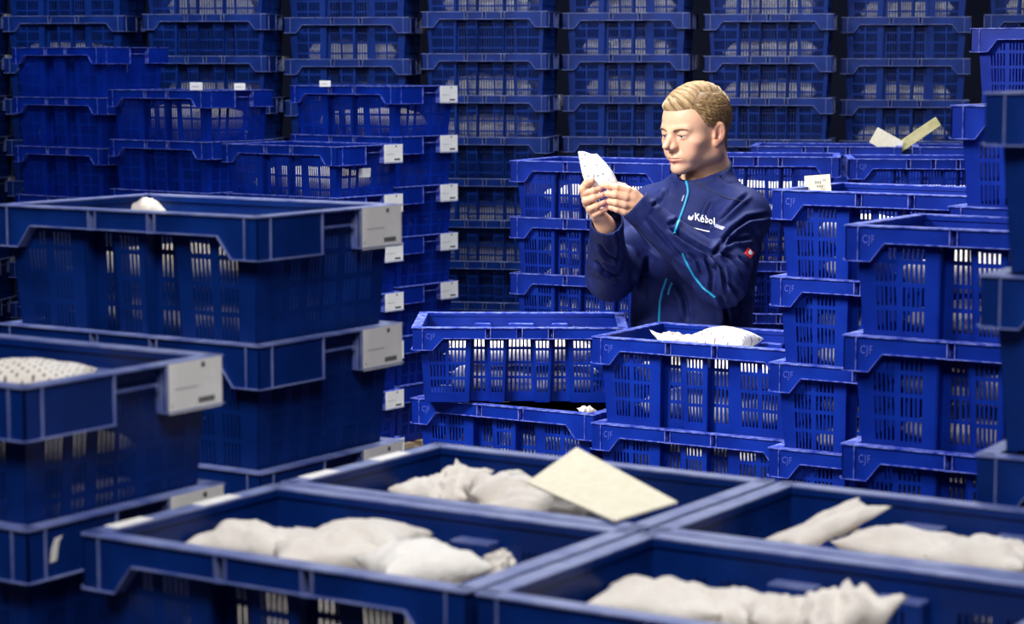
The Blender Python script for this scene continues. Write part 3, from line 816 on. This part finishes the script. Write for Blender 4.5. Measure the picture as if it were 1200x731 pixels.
# ---- torso and arms inside the jacket, legs inside the trousers
SH_L, SH_R = PX(869, 254, 6.36), PX(768, 250, 6.60)
EL_L, WR_L = PX(845, 331, 6.17), PX(752, 247, 6.17)
EL_R, WR_R = PX(715, 324, 6.44), hp(312, 640, 0.05)
TF = np.array([-math.sin(R(42)), -math.cos(R(42)), 0]); TL = np.array([math.cos(R(42)), -math.sin(R(42)), 0])
ZP = np.array([0.80, 0.95, 1.08, 1.20, 1.32, 1.40, 1.455, 1.50, 1.54])
RL = np.array([.185, .195, .190, .190, .200, .200, .168, .100, .070])
RF = np.array([.105, .118, .132, .138, .142, .135, .112, .085, .066])
CB, CT = PX(810, 378, 6.50), PX(823, 214, 6.50)
def torso_c(z):
    t = np.clip((z - CB[2]) / (CT[2] - CB[2]), -0.6, 1.15)
    return CB[None, :2] + t[:, None] * (CT - CB)[None, :2]
def torso_sdf(P, grow=0.0):
    z = P[:, 2]; c = torso_c(z)
    q = P[:, :2] - c; ql = q @ TL[:2]; qf = q @ TF[:2]
    rl = np.interp(z, ZP, RL) + grow; rf = np.interp(z, ZP, RF) + grow
    e = 2.4
    k = ((np.abs(ql) / rl) ** e + (np.abs(qf) / rf) ** e) ** (1 / e)
    d = (k - 1) * np.minimum(rl, rf)
    return d
HIP = np.array([CB[0], CB[1], 0.88])
FEET = [HIP - TF * 0.09 + TL * 0.10 * s + np.array([0, 0, -0.88]) for s in (1, -1)]
def body_sdf(P):
    d = smax(torso_sdf(P, -0.022), np.maximum(P[:, 2] - 1.53, 0.85 - P[:, 2]), .02)
    for s, e, w in ((SH_L, EL_L, WR_L), (SH_R, EL_R, WR_R)):
        d = smin(d, cap(P, s, e, .052, .042), .03); d = smin(d, cap(P, e, w, .042, .028), .02)
    for s, ft in zip((1, -1), FEET):
        hp_ = HIP + TL * 0.09 * s; kn = (hp_ + ft) / 2 + TF * 0.02; kn[2] = 0.47
        d = smin(d, cap(P, hp_, kn, .085, .055), .04); d = smin(d, cap(P, kn, ft + [0, 0, .08], .052, .038), .02)
    d = smin(d, ell(P, HIP, (.15, .15, .12)), .05)
    return d
def waves(P, dirs, w=1.0):
    s = np.zeros(len(P))
    for (d, f, ph, a) in dirs:
        d = np.array(d, float)
        s += a * np.sin(f * (P @ d) + ph + 1.3 * np.sin(9 * P[:, 0] + ph * 2) + 1.1 * np.sin(11 * P[:, 2] + ph))
    return s
def sleeve(P, s, e, w, seed):
    up = cap(P, s, e, .083, .064); fo = cap(P, e, w, .064, .046)
    d = smin(up, fo, .035)
    # compression folds around the elbow, running across the arm
    ax1 = (e - s) / np.linalg.norm(e - s); ax2 = (w - e) / np.linalg.norm(w - e)
    t1 = (P - e) @ ax1; t2 = (P - e) @ ax2
    r = np.linalg.norm(P - e, axis=1)
    side = np.cross(ax1, ax2); side /= np.linalg.norm(side)
    sd = (P - e) @ side
    inner = (ax2 - ax1); inner /= np.linalg.norm(inner); iq = (P - e) @ inner
    m = np.exp(-(r / .14) ** 2)
    warp = 16 * sd + 2.0 * np.sin(25 * sd + seed)
    f1 = np.abs(np.sin(40 * (t1 - 0.5 * sd) + warp * .5 + seed)) ** 1.0; f2 = np.abs(np.sin(36 * (t2 + .6 * sd) - warp * .4 + seed * 2))
    d = d - 0.012 * m * (f1 * (t1 < 0.02) + f2 * (t1 >= 0.02)) * np.clip(0.5 + iq / .06, 0.15, 1.2)
    # long drag folds along the sleeve
    l1 = np.sin(26 * iq + 10 * t1 + 2 * np.sin(14 * t1 + seed)); l2 = np.sin(30 * sd + 9 * t2 + 2.2 * np.sin(12 * t2 + seed))
    d = d - 0.0035 * l1 * np.exp(-((t1 + .16) / .12) ** 2) - 0.0035 * l2 * np.exp(-((t2 - .15) / .12) ** 2)
    return d
AXL = (WR_L - EL_L) / np.linalg.norm(WR_L - EL_L); AXR = (WR_R - EL_R) / np.linalg.norm(WR_R - EL_R)
NB = PX(824, 214, 6.49)        # base of the neck
CU = (toW(np.array([[0, .02, .06]])) - NB)[0]; CU /= np.linalg.norm(CU)
def jacket_sdf(P):
    t = torso_sdf(P)
    t = smax(t, P[:, 2] - 1.535, .01)
    sh = np.minimum(cap(P, NB + TL * .03 - [0, 0, .035], SH_L + [0, 0, .005], .062, .078), cap(P, NB - TL * .03 - [0, 0, .035], SH_R + [0, 0, .005], .062, .078))
    t = smin(t, sh, .05)
    # soft drapes over the chest, pulled towards the raised arms
    q = P - NB
    g = np.sin(34 * (q @ (TL * .75 + np.array([0, 0, .65]))) + 2.2 * np.sin(13 * q[:, 2]) + .5)
    t = t - 0.0042 * g * np.exp(-((q[:, 2] + .26) / .16) ** 2)
    g2 = np.sin(30 * (q @ (TL * -.6 + np.array([0, 0, .8]))) + 1.8 * np.sin(15 * q[:, 2] + 1))
    t = t - 0.003 * g2 * np.exp(-((q[:, 2] + .12) / .10) ** 2)
    t = smax(t, 0.86 - P[:, 2], .01)
    aL = sleeve(P, SH_L, EL_L, WR_L, 0.7); aR = sleeve(P, SH_R, EL_R, WR_R, 2.1)
    # cuffs: hemmed, then cut open
    for (w, ax, key) in ((WR_L, AXL, 'L'), (WR_R, AXR, 'R')):
        a = aL if key == 'L' else aR
        tt = (P - w) @ ax
        rr = np.linalg.norm((P - w) - tt[:, None] * ax, axis=1)
        a = smin(a, np.maximum(rr - .047, np.abs(tt - .008) - .022), .006)
        a = smax(a, tt - .028, .004)
        a = smax(a, -np.maximum(rr - .040, -(tt - .006)), .003)
        if key == 'L': aL = a
        else: aR = a
    d = smin(t, aR, .022); d = smin(d, aL, .014)
    # stand-up collar
    h = q @ CU; p2 = q - h[:, None] * CU
    bl = p2 @ TL; bf = p2 @ TF
    rl = .083 - .10 * np.clip(h, 0, .08); rf = .083 - .02 * np.clip(h, 0, .08)
    kk = np.sqrt((bl / rl) ** 2 + ((bf - .004) / rf) ** 2); ce = (kk - 1) * .08
    top = .044 + .028 * (-bf / .08)
    ring = smax(np.abs(ce) - .0052, np.maximum(h - top, -.035 - h), .006)
    d = smin(d, ring, .016)
    # open neck inside the collar
    d = smax(d, -np.maximum(ce + .006, -(h + .012)), .004)
    return d
def trouser_sdf(P):
    d = smax(torso_sdf(P, -0.004), np.maximum(P[:, 2] - 0.99, 0.80 - P[:, 2]), .02)
    for s, ft in zip((1, -1), FEET):
        hp_ = HIP + TL * 0.09 * s; kn = (hp_ + ft) / 2 + TF * 0.02; kn[2] = 0.47
        d = smin(d, cap(P, hp_, kn, .100, .075), .05); d = smin(d, cap(P, kn, ft + [0, 0, .10], .073, .062), .03)
    return smax(d, 0.05 - P[:, 2], .005)
# ---- build
man = bpy.data.objects.new('person', None); COL.objects.link(man)
man.location = (CB[0], CB[1], 0)
tag(man, 'man in a navy zip jacket raising a white paper packet with both hands', 'person')
def pchild(name, me, parent=None):
    o = bpy.data.objects.new(name, me); COL.objects.link(o); o.parent = parent or man
    base = Vector((CB[0], CB[1], 0))
    me.transform(Matrix.Translation(-base)); return o
hl = lambda P: head_sdf(toL(P)) * S
HV, HF = surface_nets(lambda Q: head_sdf(Q), (-.10, -.135, -.075), (.10, .125, .245), HRES)
def skin_colors(V, Q=None):
    c = np.tile(np.array([.64, .375, .250]), (len(V), 1))
    def mix(m, col, a): 
        nonlocal c
        m = np.clip(m, 0, 1)[:, None] * a; c = c * (1 - m) + np.array(col) * m
    if Q is not None:
        A = Q.copy(); A[:, 0] = np.abs(A[:, 0])
        g = lambda p, r: np.exp(-(((A - np.array(p)) / np.array(r)) ** 2).sum(1))
        mix(g((.042, -.07, .078), (.026, .03, .020)), (.66, .29, .21), .55)
        mix(g((0, -.115, .080), (.014, .02, .012)), (.64, .28, .20), .6)
        mix(g((.08, .0, .104), (.012, .03, .045)), (.66, .25, .17), .6)
        mix(g((.031, -.09, .114), (.020, .02, .012)), (.52, .25, .19), .45)
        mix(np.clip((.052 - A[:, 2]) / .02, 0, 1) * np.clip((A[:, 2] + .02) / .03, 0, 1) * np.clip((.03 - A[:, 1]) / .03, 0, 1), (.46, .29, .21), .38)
        mix(g((0, -.095, .062), (.022, .02, .006)), (.44, .27, .19), .35)
        lip = np.clip(1.35 - np.sqrt((A[:, 0] / .0215) ** 2 + ((A[:, 2] - .0485) / .0075) ** 2), 0, .35) / .35 * (A[:, 1] < -.083)
        mix(lip, (.50, .175, .145), .8)
        # short-cropped sides and nape show as darker blond stubble on the scalp
    return c
HCOL = skin_colors(HV, HV)
HVw = toW(HV)
pw = np.concatenate([np.array(J) for J, _ in left + right] + [W_L[None], W_R[None]])
KV, KF = surface_nets(hands_sdf, pw.min(0) - .04, pw.max(0) + .04, .0021 * HANDQ)
kc = np.tile(np.array([.62, .345, .225]), (len(KV), 1))
for J, rr in left + right:
    for q, (k, col, rad, am) in enumerate([(-1, (.68, .30, .24), .012, .6), (1, (.60, .29, .20), .010, .45), (2, (.60, .29, .20), .008, .4)]):
        m = np.exp(-(np.linalg.norm(KV - J[k], axis=1) / rad) ** 2)[:, None] * am; kc = kc * (1 - m) + np.array(col) * m
BV, BF = surface_nets(body_sdf, (CB[0] - .42, CB[1] - .5, 0.0), (CB[0] + .42, CB[1] + .35, 1.6), .012)
V = np.concatenate([HVw, KV, BV]); Fc = np.concatenate([HF, KF + len(HVw), BF + len(HVw) + len(KV)])
body = pchild('body', np_mesh('body', V, Fc, [M_SKIN], np.concatenate([HCOL, kc, np.tile([.66, .39, .28], (len(BV), 1))])))
jb = np.array([SH_L, SH_R, EL_L, EL_R, WR_L, WR_R, CB + TL * .25, CB - TL * .25, CB + TF * .2, CB - TF * .2])
JV, JF = surface_nets(jacket_sdf, [jb[:, 0].min() - .1, jb[:, 1].min() - .1, .85], [jb[:, 0].max() + .1, jb[:, 1].max() + .1, 1.62], .0042)
def project_px(P):
    q = P - np.array([0, 0, CAMH]); f = q[:, 1] * math.cos(TILT) - q[:, 2] * math.sin(TILT); up = q[:, 1] * math.sin(TILT) + q[:, 2] * math.cos(TILT)
    return np.stack([CX + F * q[:, 0] / f, CY - F * up / f], 1)
def vnormals(V, Fq):
    n = np.zeros_like(V); a = V[Fq]; fn = np.cross(a[:, 2] - a[:, 0], a[:, 3] - a[:, 1])
    for k in range(4): np.add.at(n, Fq[:, k], fn)
    return n / (np.linalg.norm(n, axis=1, keepdims=True) + 1e-12)
CREASES = [([(836, 300), (846, 285), (858, 270), (876, 257), (902, 252)], 3.2, .013), ([(828, 266), (846, 256), (862, 240), (878, 226)], 3.2, .009),
 ([(838, 296), (858, 283), (882, 279)], 3.0, .009), ([(833, 299), (846, 315), (851, 344)], 2.8, .010), ([(838, 296), (856, 303), (872, 322)], 2.6, .007),
 ([(826, 301), (834, 322), (832, 344)], 2.4, .007), ([(784, 266), (802, 281), (818, 291), (833, 299)], 3.0, .010),
 ([(758, 256), (772, 272), (788, 291), (806, 310)], 3.4, .006), ([(742, 262), (760, 285), (776, 300)], 3.5, .005),
 ([(866, 300), (880, 318), (884, 345)], 3.2, .007), ([(892, 262), (898, 285), (893, 312)], 3.5, .008), ([(852, 330), (866, 345), (868, 368)], 3.5, .008),
 ([(796, 255), (790, 262), (782, 262)], 3, .005), ([(806, 296), (816, 304), (822, 318)], 2.2, .006),
 ([(842, 346), (850, 362), (852, 380)], 3.5, .008), ([(760, 300), (752, 325), (757, 352)], 4, .008), ([(792, 330), (802, 350), (806, 376)], 4, .006),
 ([(700, 285), (712, 300), (730, 306)], 3.0, .007), ([(697, 305), (708, 318), (728, 326)], 3.0, .007), ([(722, 270), (727, 290), (722, 312)], 2.6, .006),
 ([(843, 205), (852, 214), (868, 216)], 2.6, .005), ([(782, 222), (776, 234), (764, 242)], 3, .005), ([(836, 234), (828, 250), (830, 262)], 3, .004)]
def crease(V, Fq):
    N_ = vnormals(V, Fq); u = project_px(V); face = np.clip(-(N_ @ np.array([.05, .99, -.1])), 0, 1)
    if abs((N_ * (V - V.mean(0))).sum(1).mean()) and (N_ * (V - V.mean(0))).sum(1).mean() < 0: N_ = -N_; face = np.clip(-(N_ @ np.array([.05, .99, -.1])), 0, 1)
    D_ = np.zeros(len(V))
    for pts, w, dep in CREASES:
        best = np.full(len(V), 1e9); bt = np.zeros(len(V)); sg = np.zeros(len(V))
        for i in range(len(pts) - 1):
            a = np.array(pts[i], float); b = np.array(pts[i + 1], float); ab = b - a
            t = np.clip(((u - a) @ ab) / (ab @ ab), 0, 1); r = u - a - t[:, None] * ab; d = np.linalg.norm(r, axis=1)
            m = d < best; best[m] = d[m]; bt[m] = (i + t[m]) / (len(pts) - 1); sg[m] = np.sign(ab[0] * r[m][:, 1] - ab[1] * r[m][:, 0])
        fade = np.clip(np.minimum(bt, 1 - bt) * 5, 0, 1) ** .7
        x = best * sg / (w * .82)
        D_ += dep * fade * (-np.exp(-(x / .75) ** 2) + .75 * np.exp(-((x - 1.7) / 1.1) ** 2) + .3 * np.exp(-((x + 1.9) / 1.2) ** 2))
    return V + N_ * (2.0 * D_ * face ** .6)[:, None]
JV = crease(JV, JF)
jacket = pchild('jacket', np_mesh('jacket', JV, JF, [M_JACKET])); jacket['label'] = 'navy softshell jacket with turquoise piping'
TV, TFc = surface_nets(trouser_sdf, (CB[0] - .35, CB[1] - .35, 0.03), (CB[0] + .35, CB[1] + .35, 1.02), .012)
pchild('trousers', np_mesh('trousers', TV, TFc, [M_TROUSER]))
for ft in FEET:
    sv, sf = surface_nets(lambda P: smax(smin(cap(P, ft + [0, 0, .05], ft + TF * .14 + [0, 0, .035], .050, .042), cap(P, ft + [0, 0, .05], ft + [0, 0, .12], .048, .050), .02), 0.002 - P[:, 2], .003),
                          ft + [-.25, -.25, -.02], ft + [.25, .25, .2], .009)
    pchild('shoe', np_mesh('shoe', sv, sf, [M_SHOE]))
# ---- eyes: downcast, looking at the packet
for sx in (1, -1):
    bm = bmesh.new(); bmesh.ops.create_uvsphere(bm, u_segments=40, v_segments=32, radius=.0122)
    me = bpy.data.meshes.new('eye'); bm.to_mesh(me); bm.free()
    co = np.array([v.co[:] for v in me.vertices])
    look = np.array([-.10, -1, -.30]); look /= np.linalg.norm(look)
    ang = np.arccos(np.clip(co @ look / .0122, -1, 1))
    col = np.tile(np.array([.50, .44, .41]), (len(co), 1)); col[ang < .56] = (.07, .11, .15); col[(ang < .56) & (ang > .47)] = (.03, .05, .08); col[ang < .26] = (.004, .004, .004)
    W = toW(co + np.array([sx * .0312, -.0765, .1150])); me.vertices.foreach_set('co', W.astype(np.float32).ravel())
    me.materials.append(M_EYE); ca = me.color_attributes.new('tone', 'FLOAT_COLOR', 'POINT')
    ca.data.foreach_set('color', np.concatenate([col, np.ones((len(col), 1))], 1).astype(np.float32).ravel())
    me.polygons.foreach_set('use_smooth', np.ones(len(me.polygons), bool))
    pchild('eye', me, None)
PART = .044
# ---- hair: a close cap under thousands of combed strands
def hairline(Q):
    """positive where hair grows on the scalp"""
    x, y, z = np.abs(Q[:, 0]), Q[:, 1], Q[:, 2]
    front = np.interp(y, [-.10, -.075, -.055, -.040, -.012, -.002, .010, .034, .05, .11], [.178, .176, .174, .140, .128, .098, .118, .105, .060, .030])
    temple = np.interp(x, [0, .03, .05, .062, .075], [.000, .000, .004, .0, .0])
    return z - front - temple
def cran(Q): return smin(ell(Q, (0, .010, .150), (.0750, .092, .082)), ell(Q, (0, -.030, .135), (.064, .062, .070)), .03)
def hcap(Q):
    hl_ = hairline(Q)
    top = np.clip((Q[:, 2] - .185) / .03, 0, 1)
    th = .0018 + .0035 * top * np.clip((.09 - Q[:, 1]) / .12, 0, 1) * np.clip((PART - .004 - Q[:, 0]) / .01, 0, 1) * np.clip((hl_ - .008) / .02, 0, 1)
    d = smin(cran(Q), cap(Q, (0, .02, .06), (0, .034, -.085), .055, .060), .03) - th * np.clip(hl_ / .010, 0, 1)
    return smax(d, -hl_, .004)
CVh, CFh = surface_nets(hcap, (-.10, -.13, .0), (.10, .13, .27), .0032)
hcol = np.tile([.16, .095, .042], (len(CVh), 1))
side = np.clip((.200 - CVh[:, 2]) / .03, 0, 1)[:, None]; hcol = hcol * (1 - side) + np.array([.13, .078, .038]) * side
hair = pchild('hair', np_mesh('hair', toW(CVh), CFh, [M_HAIR], hcol)); hair['label'] = 'short blond hair with a side parting'
HRND = np.random.RandomState(5)
def tubes(paths, rads, cols, nseg):
    """paths (N,K,3), rads (N,K), cols (N,3): three-sided strands as one mesh"""
    N, K, _ = paths.shape
    T = np.gradient(paths, axis=1); T /= np.linalg.norm(T, axis=2, keepdims=True) + 1e-12
    ref = np.where(np.abs(T[..., 2:3]) > .9, np.array([1., 0, 0]), np.array([0, 0, 1.]))
    A = np.cross(T, ref); A /= np.linalg.norm(A, axis=2, keepdims=True) + 1e-12; Bv = np.cross(T, A)
    ring = np.stack([paths + (A * math.cos(q) + Bv * math.sin(q)) * rads[..., None] for q in (0, 2.094, 4.189)], 2)  # N,K,3,3
    V = ring.reshape(-1, 3)
    base = (np.arange(N) * K * 3)[:, None, None] + (np.arange(K - 1) * 3)[None, :, None]
    f = []
    for s in range(3):
        a = base + s; b = base + (s + 1) % 3
        f.append(np.concatenate([a, b, b + 3, a + 3], 2))
    return V, np.concatenate(f, 1).reshape(-1, 4), np.repeat(cols, K * 3, 0)
def project(Q, target, iters=3):
    for _ in range(iters):
        e = 1e-4; d0 = cran2(Q)
        g = np.stack([(cran2(Q + np.eye(3)[i] * e) - d0) / e for i in range(3)], 1)
        g /= np.linalg.norm(g, axis=1, keepdims=True) + 1e-9
        Q = Q - g * (d0 - target)[:, None]
    return Q
def cran2(Q): Q = Q if len(Q) == 0 else Q; return smin(cran(Q), cap(Q, (0, .02, .06), (0, .034, -.085), .055, .060), .03)
def grow(N, region, direction, length, hts, rad, K, tone, seed):
    r = np.random.RandomState(seed)
    u = r.normal(size=(N * 5, 3)); u /= np.linalg.norm(u, axis=1, keepdims=True)
    Q = np.array([0, .0, .150]) + u * .12
    Q = project(Q, np.zeros(len(Q))); ok = (hairline(Q) > .001) & region(Q); Q = Q[ok][:N]; N = len(Q)
    pts = [Q]; D = direction(Q) + r.normal(size=(N, 3)) * .10
    ln = length * r.uniform(.75, 1.1, N)
    hv = r.uniform(.75, 1.15, N)
    clump = np.sin(430 * Q[:, 1] + 60 * Q[:, 0] + 2 * np.sin(70 * Q[:, 0])) * .5 + .5
    for k in range(1, K):
        D = D / np.linalg.norm(D, axis=1, keepdims=True)
        Q2 = pts[-1] + D * (ln / (K - 1))[:, None]
        Q2 = project(Q2, np.interp(k / (K - 1), np.linspace(0, 1, len(hts)), hts) * hv * (.88 + .2 * clump), 2)
        D = (Q2 - pts[-1]) + direction(Q2) * .004; pts.append(Q2)
    Pth = np.stack(pts, 1)
    rr = np.full((N, K), rad) * r.uniform(.7, 1.2, (N, 1)); rr[:, -1] *= .3
    c = np.array(tone[0])[None] + (np.array(tone[1]) - np.array(tone[0]))[None] * np.clip(r.uniform(-.1, .5, (N, 1)) + .62 * clump[:, None], 0, 1)
    return tubes(toW(Pth.reshape(-1, 3)).reshape(Pth.shape), rr * S, c, K)
PART = .044
is_top = lambda Q: (Q[:, 2] > .172) & (Q[:, 1] > -.12) & (Q[:, 0] < PART + .005 + .004 * np.sin(90 * Q[:, 1])) & (Q[:, 1] < .085)
dir_top = lambda Q: np.stack([-1.0 + 0 * Q[:, 0], .12 + 0 * Q[:, 1], .9 * np.clip(1 - (Q[:, 1] + .085) / .05, 0, 1)], 1)
is_side = lambda Q: ~is_top(Q)
dir_side = lambda Q: np.stack([.0 * Q[:, 0], .75 + 0 * Q[:, 1], -.6 + 0 * Q[:, 2]], 1)
parts_ = [grow(int(7000 * HAIRQ), is_top, dir_top, .046, [0.001, .004, .0065, .0075, .0065], .00075, 8, ((.11, .062, .026), (.50, .345, .18)), 1),
          grow(int(6500 * HAIRQ), is_side, dir_side, .017, [0, .0035, .0052], .00055, 4, ((.20, .115, .05), (.50, .33, .16)), 2)]
vo = 0; VV = []; FF_ = []; CC = []
for v_, f_, c_ in parts_: VV.append(v_); FF_.append(f_ + vo); CC.append(c_); vo += len(v_)
st = pchild('hair_strands', np_mesh('hair_strands', np.concatenate(VV), np.concatenate(FF_), [M_HAIR], np.concatenate(CC)), hair)
st['kind'] = 'stuff'
# eyebrows and lashes
def brow_paths():
    r = np.random.RandomState(9); P_ = []; 
    for sx in (1, -1):
        for i in range(150):
            t = r.uniform(0, 1); x = .013 + .034 * t; z = .1285 + .0050 * math.sin(t * 2.2) - .001 + r.uniform(-.0022, .0022) * (1.1 - t * .6)
            a = np.array([[sx * x, -.115, z]]);
            # drop onto the brow
            for _ in range(12): a[:, 1] += np.maximum(head_sdf(a), 0) * .9
            d = np.array([sx * (.75 + .2 * t), .25 * t, .35 - .5 * t]); d /= np.linalg.norm(d)
            a = a[0] + np.array([0, -.0004, 0]); P_.append([a, a + d * .003 + [0, -.0007, 0], a + d * .0062])
    return np.array(P_)
bp_ = brow_paths()
bv, bf_, bc_ = tubes(toW(bp_.reshape(-1, 3)).reshape(bp_.shape), np.full(bp_.shape[:2], .00046), np.tile([.20, .115, .055], (len(bp_), 1)), 3)
eb = pchild('eyebrows', np_mesh('eyebrows', bv, bf_, [M_HAIR], bc_)); eb['kind'] = 'stuff'
# ---- trims that lie on the jacket
BVH = BVHTree.FromPolygons([tuple(p) for p in JV], [tuple(int(i) for i in q) for q in JF])
def on_jacket(u, v, off=.0012):
    o = Vector((0, 0, CAMH)); d = Vector(ray(u, v)).normalized()
    h, n, i, dist = BVH.ray_cast(o, d)
    if h is None or dist > 7.5: return None
    return np.array(h) + np.array(n) * off
def piping(name, pts, rad, m, n=24):
    pts = np.array(pts, float); s = np.linspace(0, len(pts) - 1, n)
    uu = np.interp(s, range(len(pts)), pts[:, 0]); vv = np.interp(s, range(len(pts)), pts[:, 1])
    w = [on_jacket(a, b, rad * .4) for a, b in zip(uu, vv)]; w = np.array([q for q in w if q is not None])
    c = bpy.data.curves.new(name, 'CURVE'); c.dimensions = '3D'; c.bevel_depth = rad; c.bevel_resolution = 2
    sp = c.splines.new('POLY'); sp.points.add(len(w) - 1)
    for i, q in enumerate(w): sp.points[i].co = (*q, 1)
    o = bpy.data.objects.new(name, c); COL.objects.link(o)
    me = bpy.data.meshes.new_from_object(o.evaluated_get(bpy.context.evaluated_depsgraph_get())); bpy.data.objects.remove(o)
    me.materials.clear(); me.materials.append(m); me.name = name
    return pchild(name, me, jacket)
zp = piping('zipper', [(803, 209), (806, 217), (807, 226), (803, 240), (798, 254), (793, 266), (790.5, 275)], .0042, M_TEAL)
piping('zipper', [(782, 326), (777, 340), (774, 353), (773, 377)], .0042, M_TEAL)
piping('pocket_zip', [(788, 331), (785, 338), (783.5, 345)], .0035, M_TEAL, 8)
piping('sleeve_piping', [(800, 296), (806, 310), (814, 324), (824, 337), (838, 348)], .0036, M_TEAL)
piping('zip_puller', [(802, 229), (799.5, 236)], .0028, M_LGREY, 4)
M_SEAM = mat('dark_seam', (0.006, 0.008, 0.03), 0.8)
piping('chest_seam', [(812, 213), (830, 222), (852, 232), (870, 236)], .0016, M_SEAM)
def decal(name, me, fn, m, off):
    co = [fn(v.co.x, v.co.y) for v in me.vertices]
    keep = []
    for v, (a, b) in zip(me.vertices, co):
        h = on_jacket(a, b, off); keep.append(h)
    last = next(k for k in keep if k is not None)
    for v, h in zip(me.vertices, keep):
        if h is None: h = last
        v.co = h; last = h
    me.materials.clear(); me.materials.append(m); me.name = name
    return pchild(name, me, jacket)
c = bpy.data.curves.new('k', 'FONT'); c.body = 'K\u00e9bol'; c.size = 1.0; c.extrude = 0; c.offset = 0.016; c.space_character = 1.12
o = bpy.data.objects.new('k', c); COL.objects.link(o)
me = bpy.data.meshes.new_from_object(o.evaluated_get(bpy.context.evaluated_depsgraph_get())); bpy.data.objects.remove(o)
wk = max(v.co.x for v in me.vertices)
LOGO = lambda x, y: (814.3 + x / wk * 23.8 + 0.0 * y, 257.5 + x / wk * 6.0 - y * 11.5)
decal('lettering', me, LOGO, M_WHITE, .0016)
mb = MB()
for pts in ([(806.5, 256.5), (807.5, 252.5), (810.0, 254.8), (809.5, 258.3)], [(809.8, 258.3), (810.5, 255.0), (813.2, 251.8), (812.0, 257.0)]):
    i = len(mb.v); mb.v += [(a, b, 0) for a, b in pts]; mb.f.append((i, i + 1, i + 2, i + 3)); mb.m.append(0)
decal('leaf_emblem', mb.mesh('leaf_emblem', [M_WHITE]), lambda x, y: (x, y), M_WHITE, .0018)
def strip(name, pts, m, n=10):
    (a, b, c_, d) = [np.array(p, float) for p in pts]; mb = MB()
    for i in range(n + 1):
        t = i / n; mb.v += [(*(a + (b - a) * t), 0), (*(d + (c_ - d) * t), 0)]
    for i in range(n): mb.f.append((2 * i, 2 * i + 1, 2 * i + 3, 2 * i + 2)); mb.m.append(0)
    return decal(name, mb.mesh(name, [m]), lambda x, y: (x, y), m, .0016)
strip('print_line', [(813, 266.3), (832, 270.8), (832, 272.2), (813, 267.3)], M_WHITE)
strip('faded_print', [(839.5, 262.5), (850, 266.5), (847, 270), (837, 265.5)], M_LGREY)
strip('badge', [(876.5, 289.8), (884.0, 296.0), (879.0, 303.4), (871.8, 297.2)], M_RED, 6)
mb = MB(); k = 14
mb.v += [(877.9 + 2.4 * math.cos(6.283 * i / k), 296.6 + 2.7 * math.sin(6.283 * i / k), 0) for i in range(k)] ; mb.f.append(tuple(range(k))); mb.m.append(0)
i = len(mb.v); mb.v += [(876.9, 291.8, 0), (878.8, 292.6, 0), (878.4, 294.6, 0), (876.8, 294.0, 0)]; mb.f.append((i, i + 1, i + 2, i + 3)); mb.m.append(0)
decal('badge_emblem', mb.mesh('badge_emblem', [M_WHITE]), lambda x, y: (x, y), M_WHITE, .0050)

# ---- the packet in his hands
def held_packet():
    A, Bq, Cq, Dq = [np.array(p, float) for p in ((106, 108), (240, 122), (392, 335), (185, 415))]
    nu, nv = 30, 30; v = []; f = []; idx = {}
    for side in (1, -1):
        for j in range(nv + 1):
            for i in range(nu + 1):
                if side == -1 and (i in (0, nu) or j in (0, nv)): idx[(side, i, j)] = idx[(1, i, j)]; continue
                s, t = i / nu, j / nv
                p = (A * (1 - s) + Bq * s) * (1 - t) + (Dq * (1 - s) + Cq * s) * t
                p = p + np.array([math.sin(t * math.pi) * (10 * s + 22 * (s - .5)), -6 * math.sin(s * math.pi * 2) * (1 - t)])
                w = (max(0, 1 - (2 * s - 1) ** 2) * max(0, 1 - (2 * t - 1) ** 2)) ** .4
                n = noise.noise((s * 3, t * 3, side * 2.)) * .5 + abs(noise.noise((s * 7 + 3, t * 7, side * 4.))) * .6
                th = side * w * (.010 - .007 * n)
                cr = .004 * noise.noise((s * 2.2, t * 2.2, 7.))
                idx[(side, i, j)] = len(v); v.append(hp(p[0], p[1], .006 - th + cr))
        for j in range(nv):
            for i in range(nu):
                q = [idx[(side, i, j)], idx[(side, i + 1, j)], idx[(side, i + 1, j + 1)], idx[(side, i, j + 1)]]
                f.append(tuple(q if side == -1 else q[::-1]))
    v = np.array(v); c = v.mean(0)
    me = mesh('paper_packet', v - c, f, [M_HELD], smooth=True)
    o = link('paper_packet', me); o.location = c
    tag(o, 'small white printed paper packet held up in the hands of the man', 'paper packet')
M_HELD = dotted('speckled_printed_paper', 66, 0.20, (0.74, 0.74, 0.78), (0.14, 0.12, 0.20))
for nd in M_HELD.node_tree.nodes:
    if nd.type == 'TEX_VORONOI': nd.inputs['Randomness'].default_value = 1.0
    if nd.type == 'MAPPING': nd.inputs['Scale'].default_value = (1, 1, 1)
held_packet()
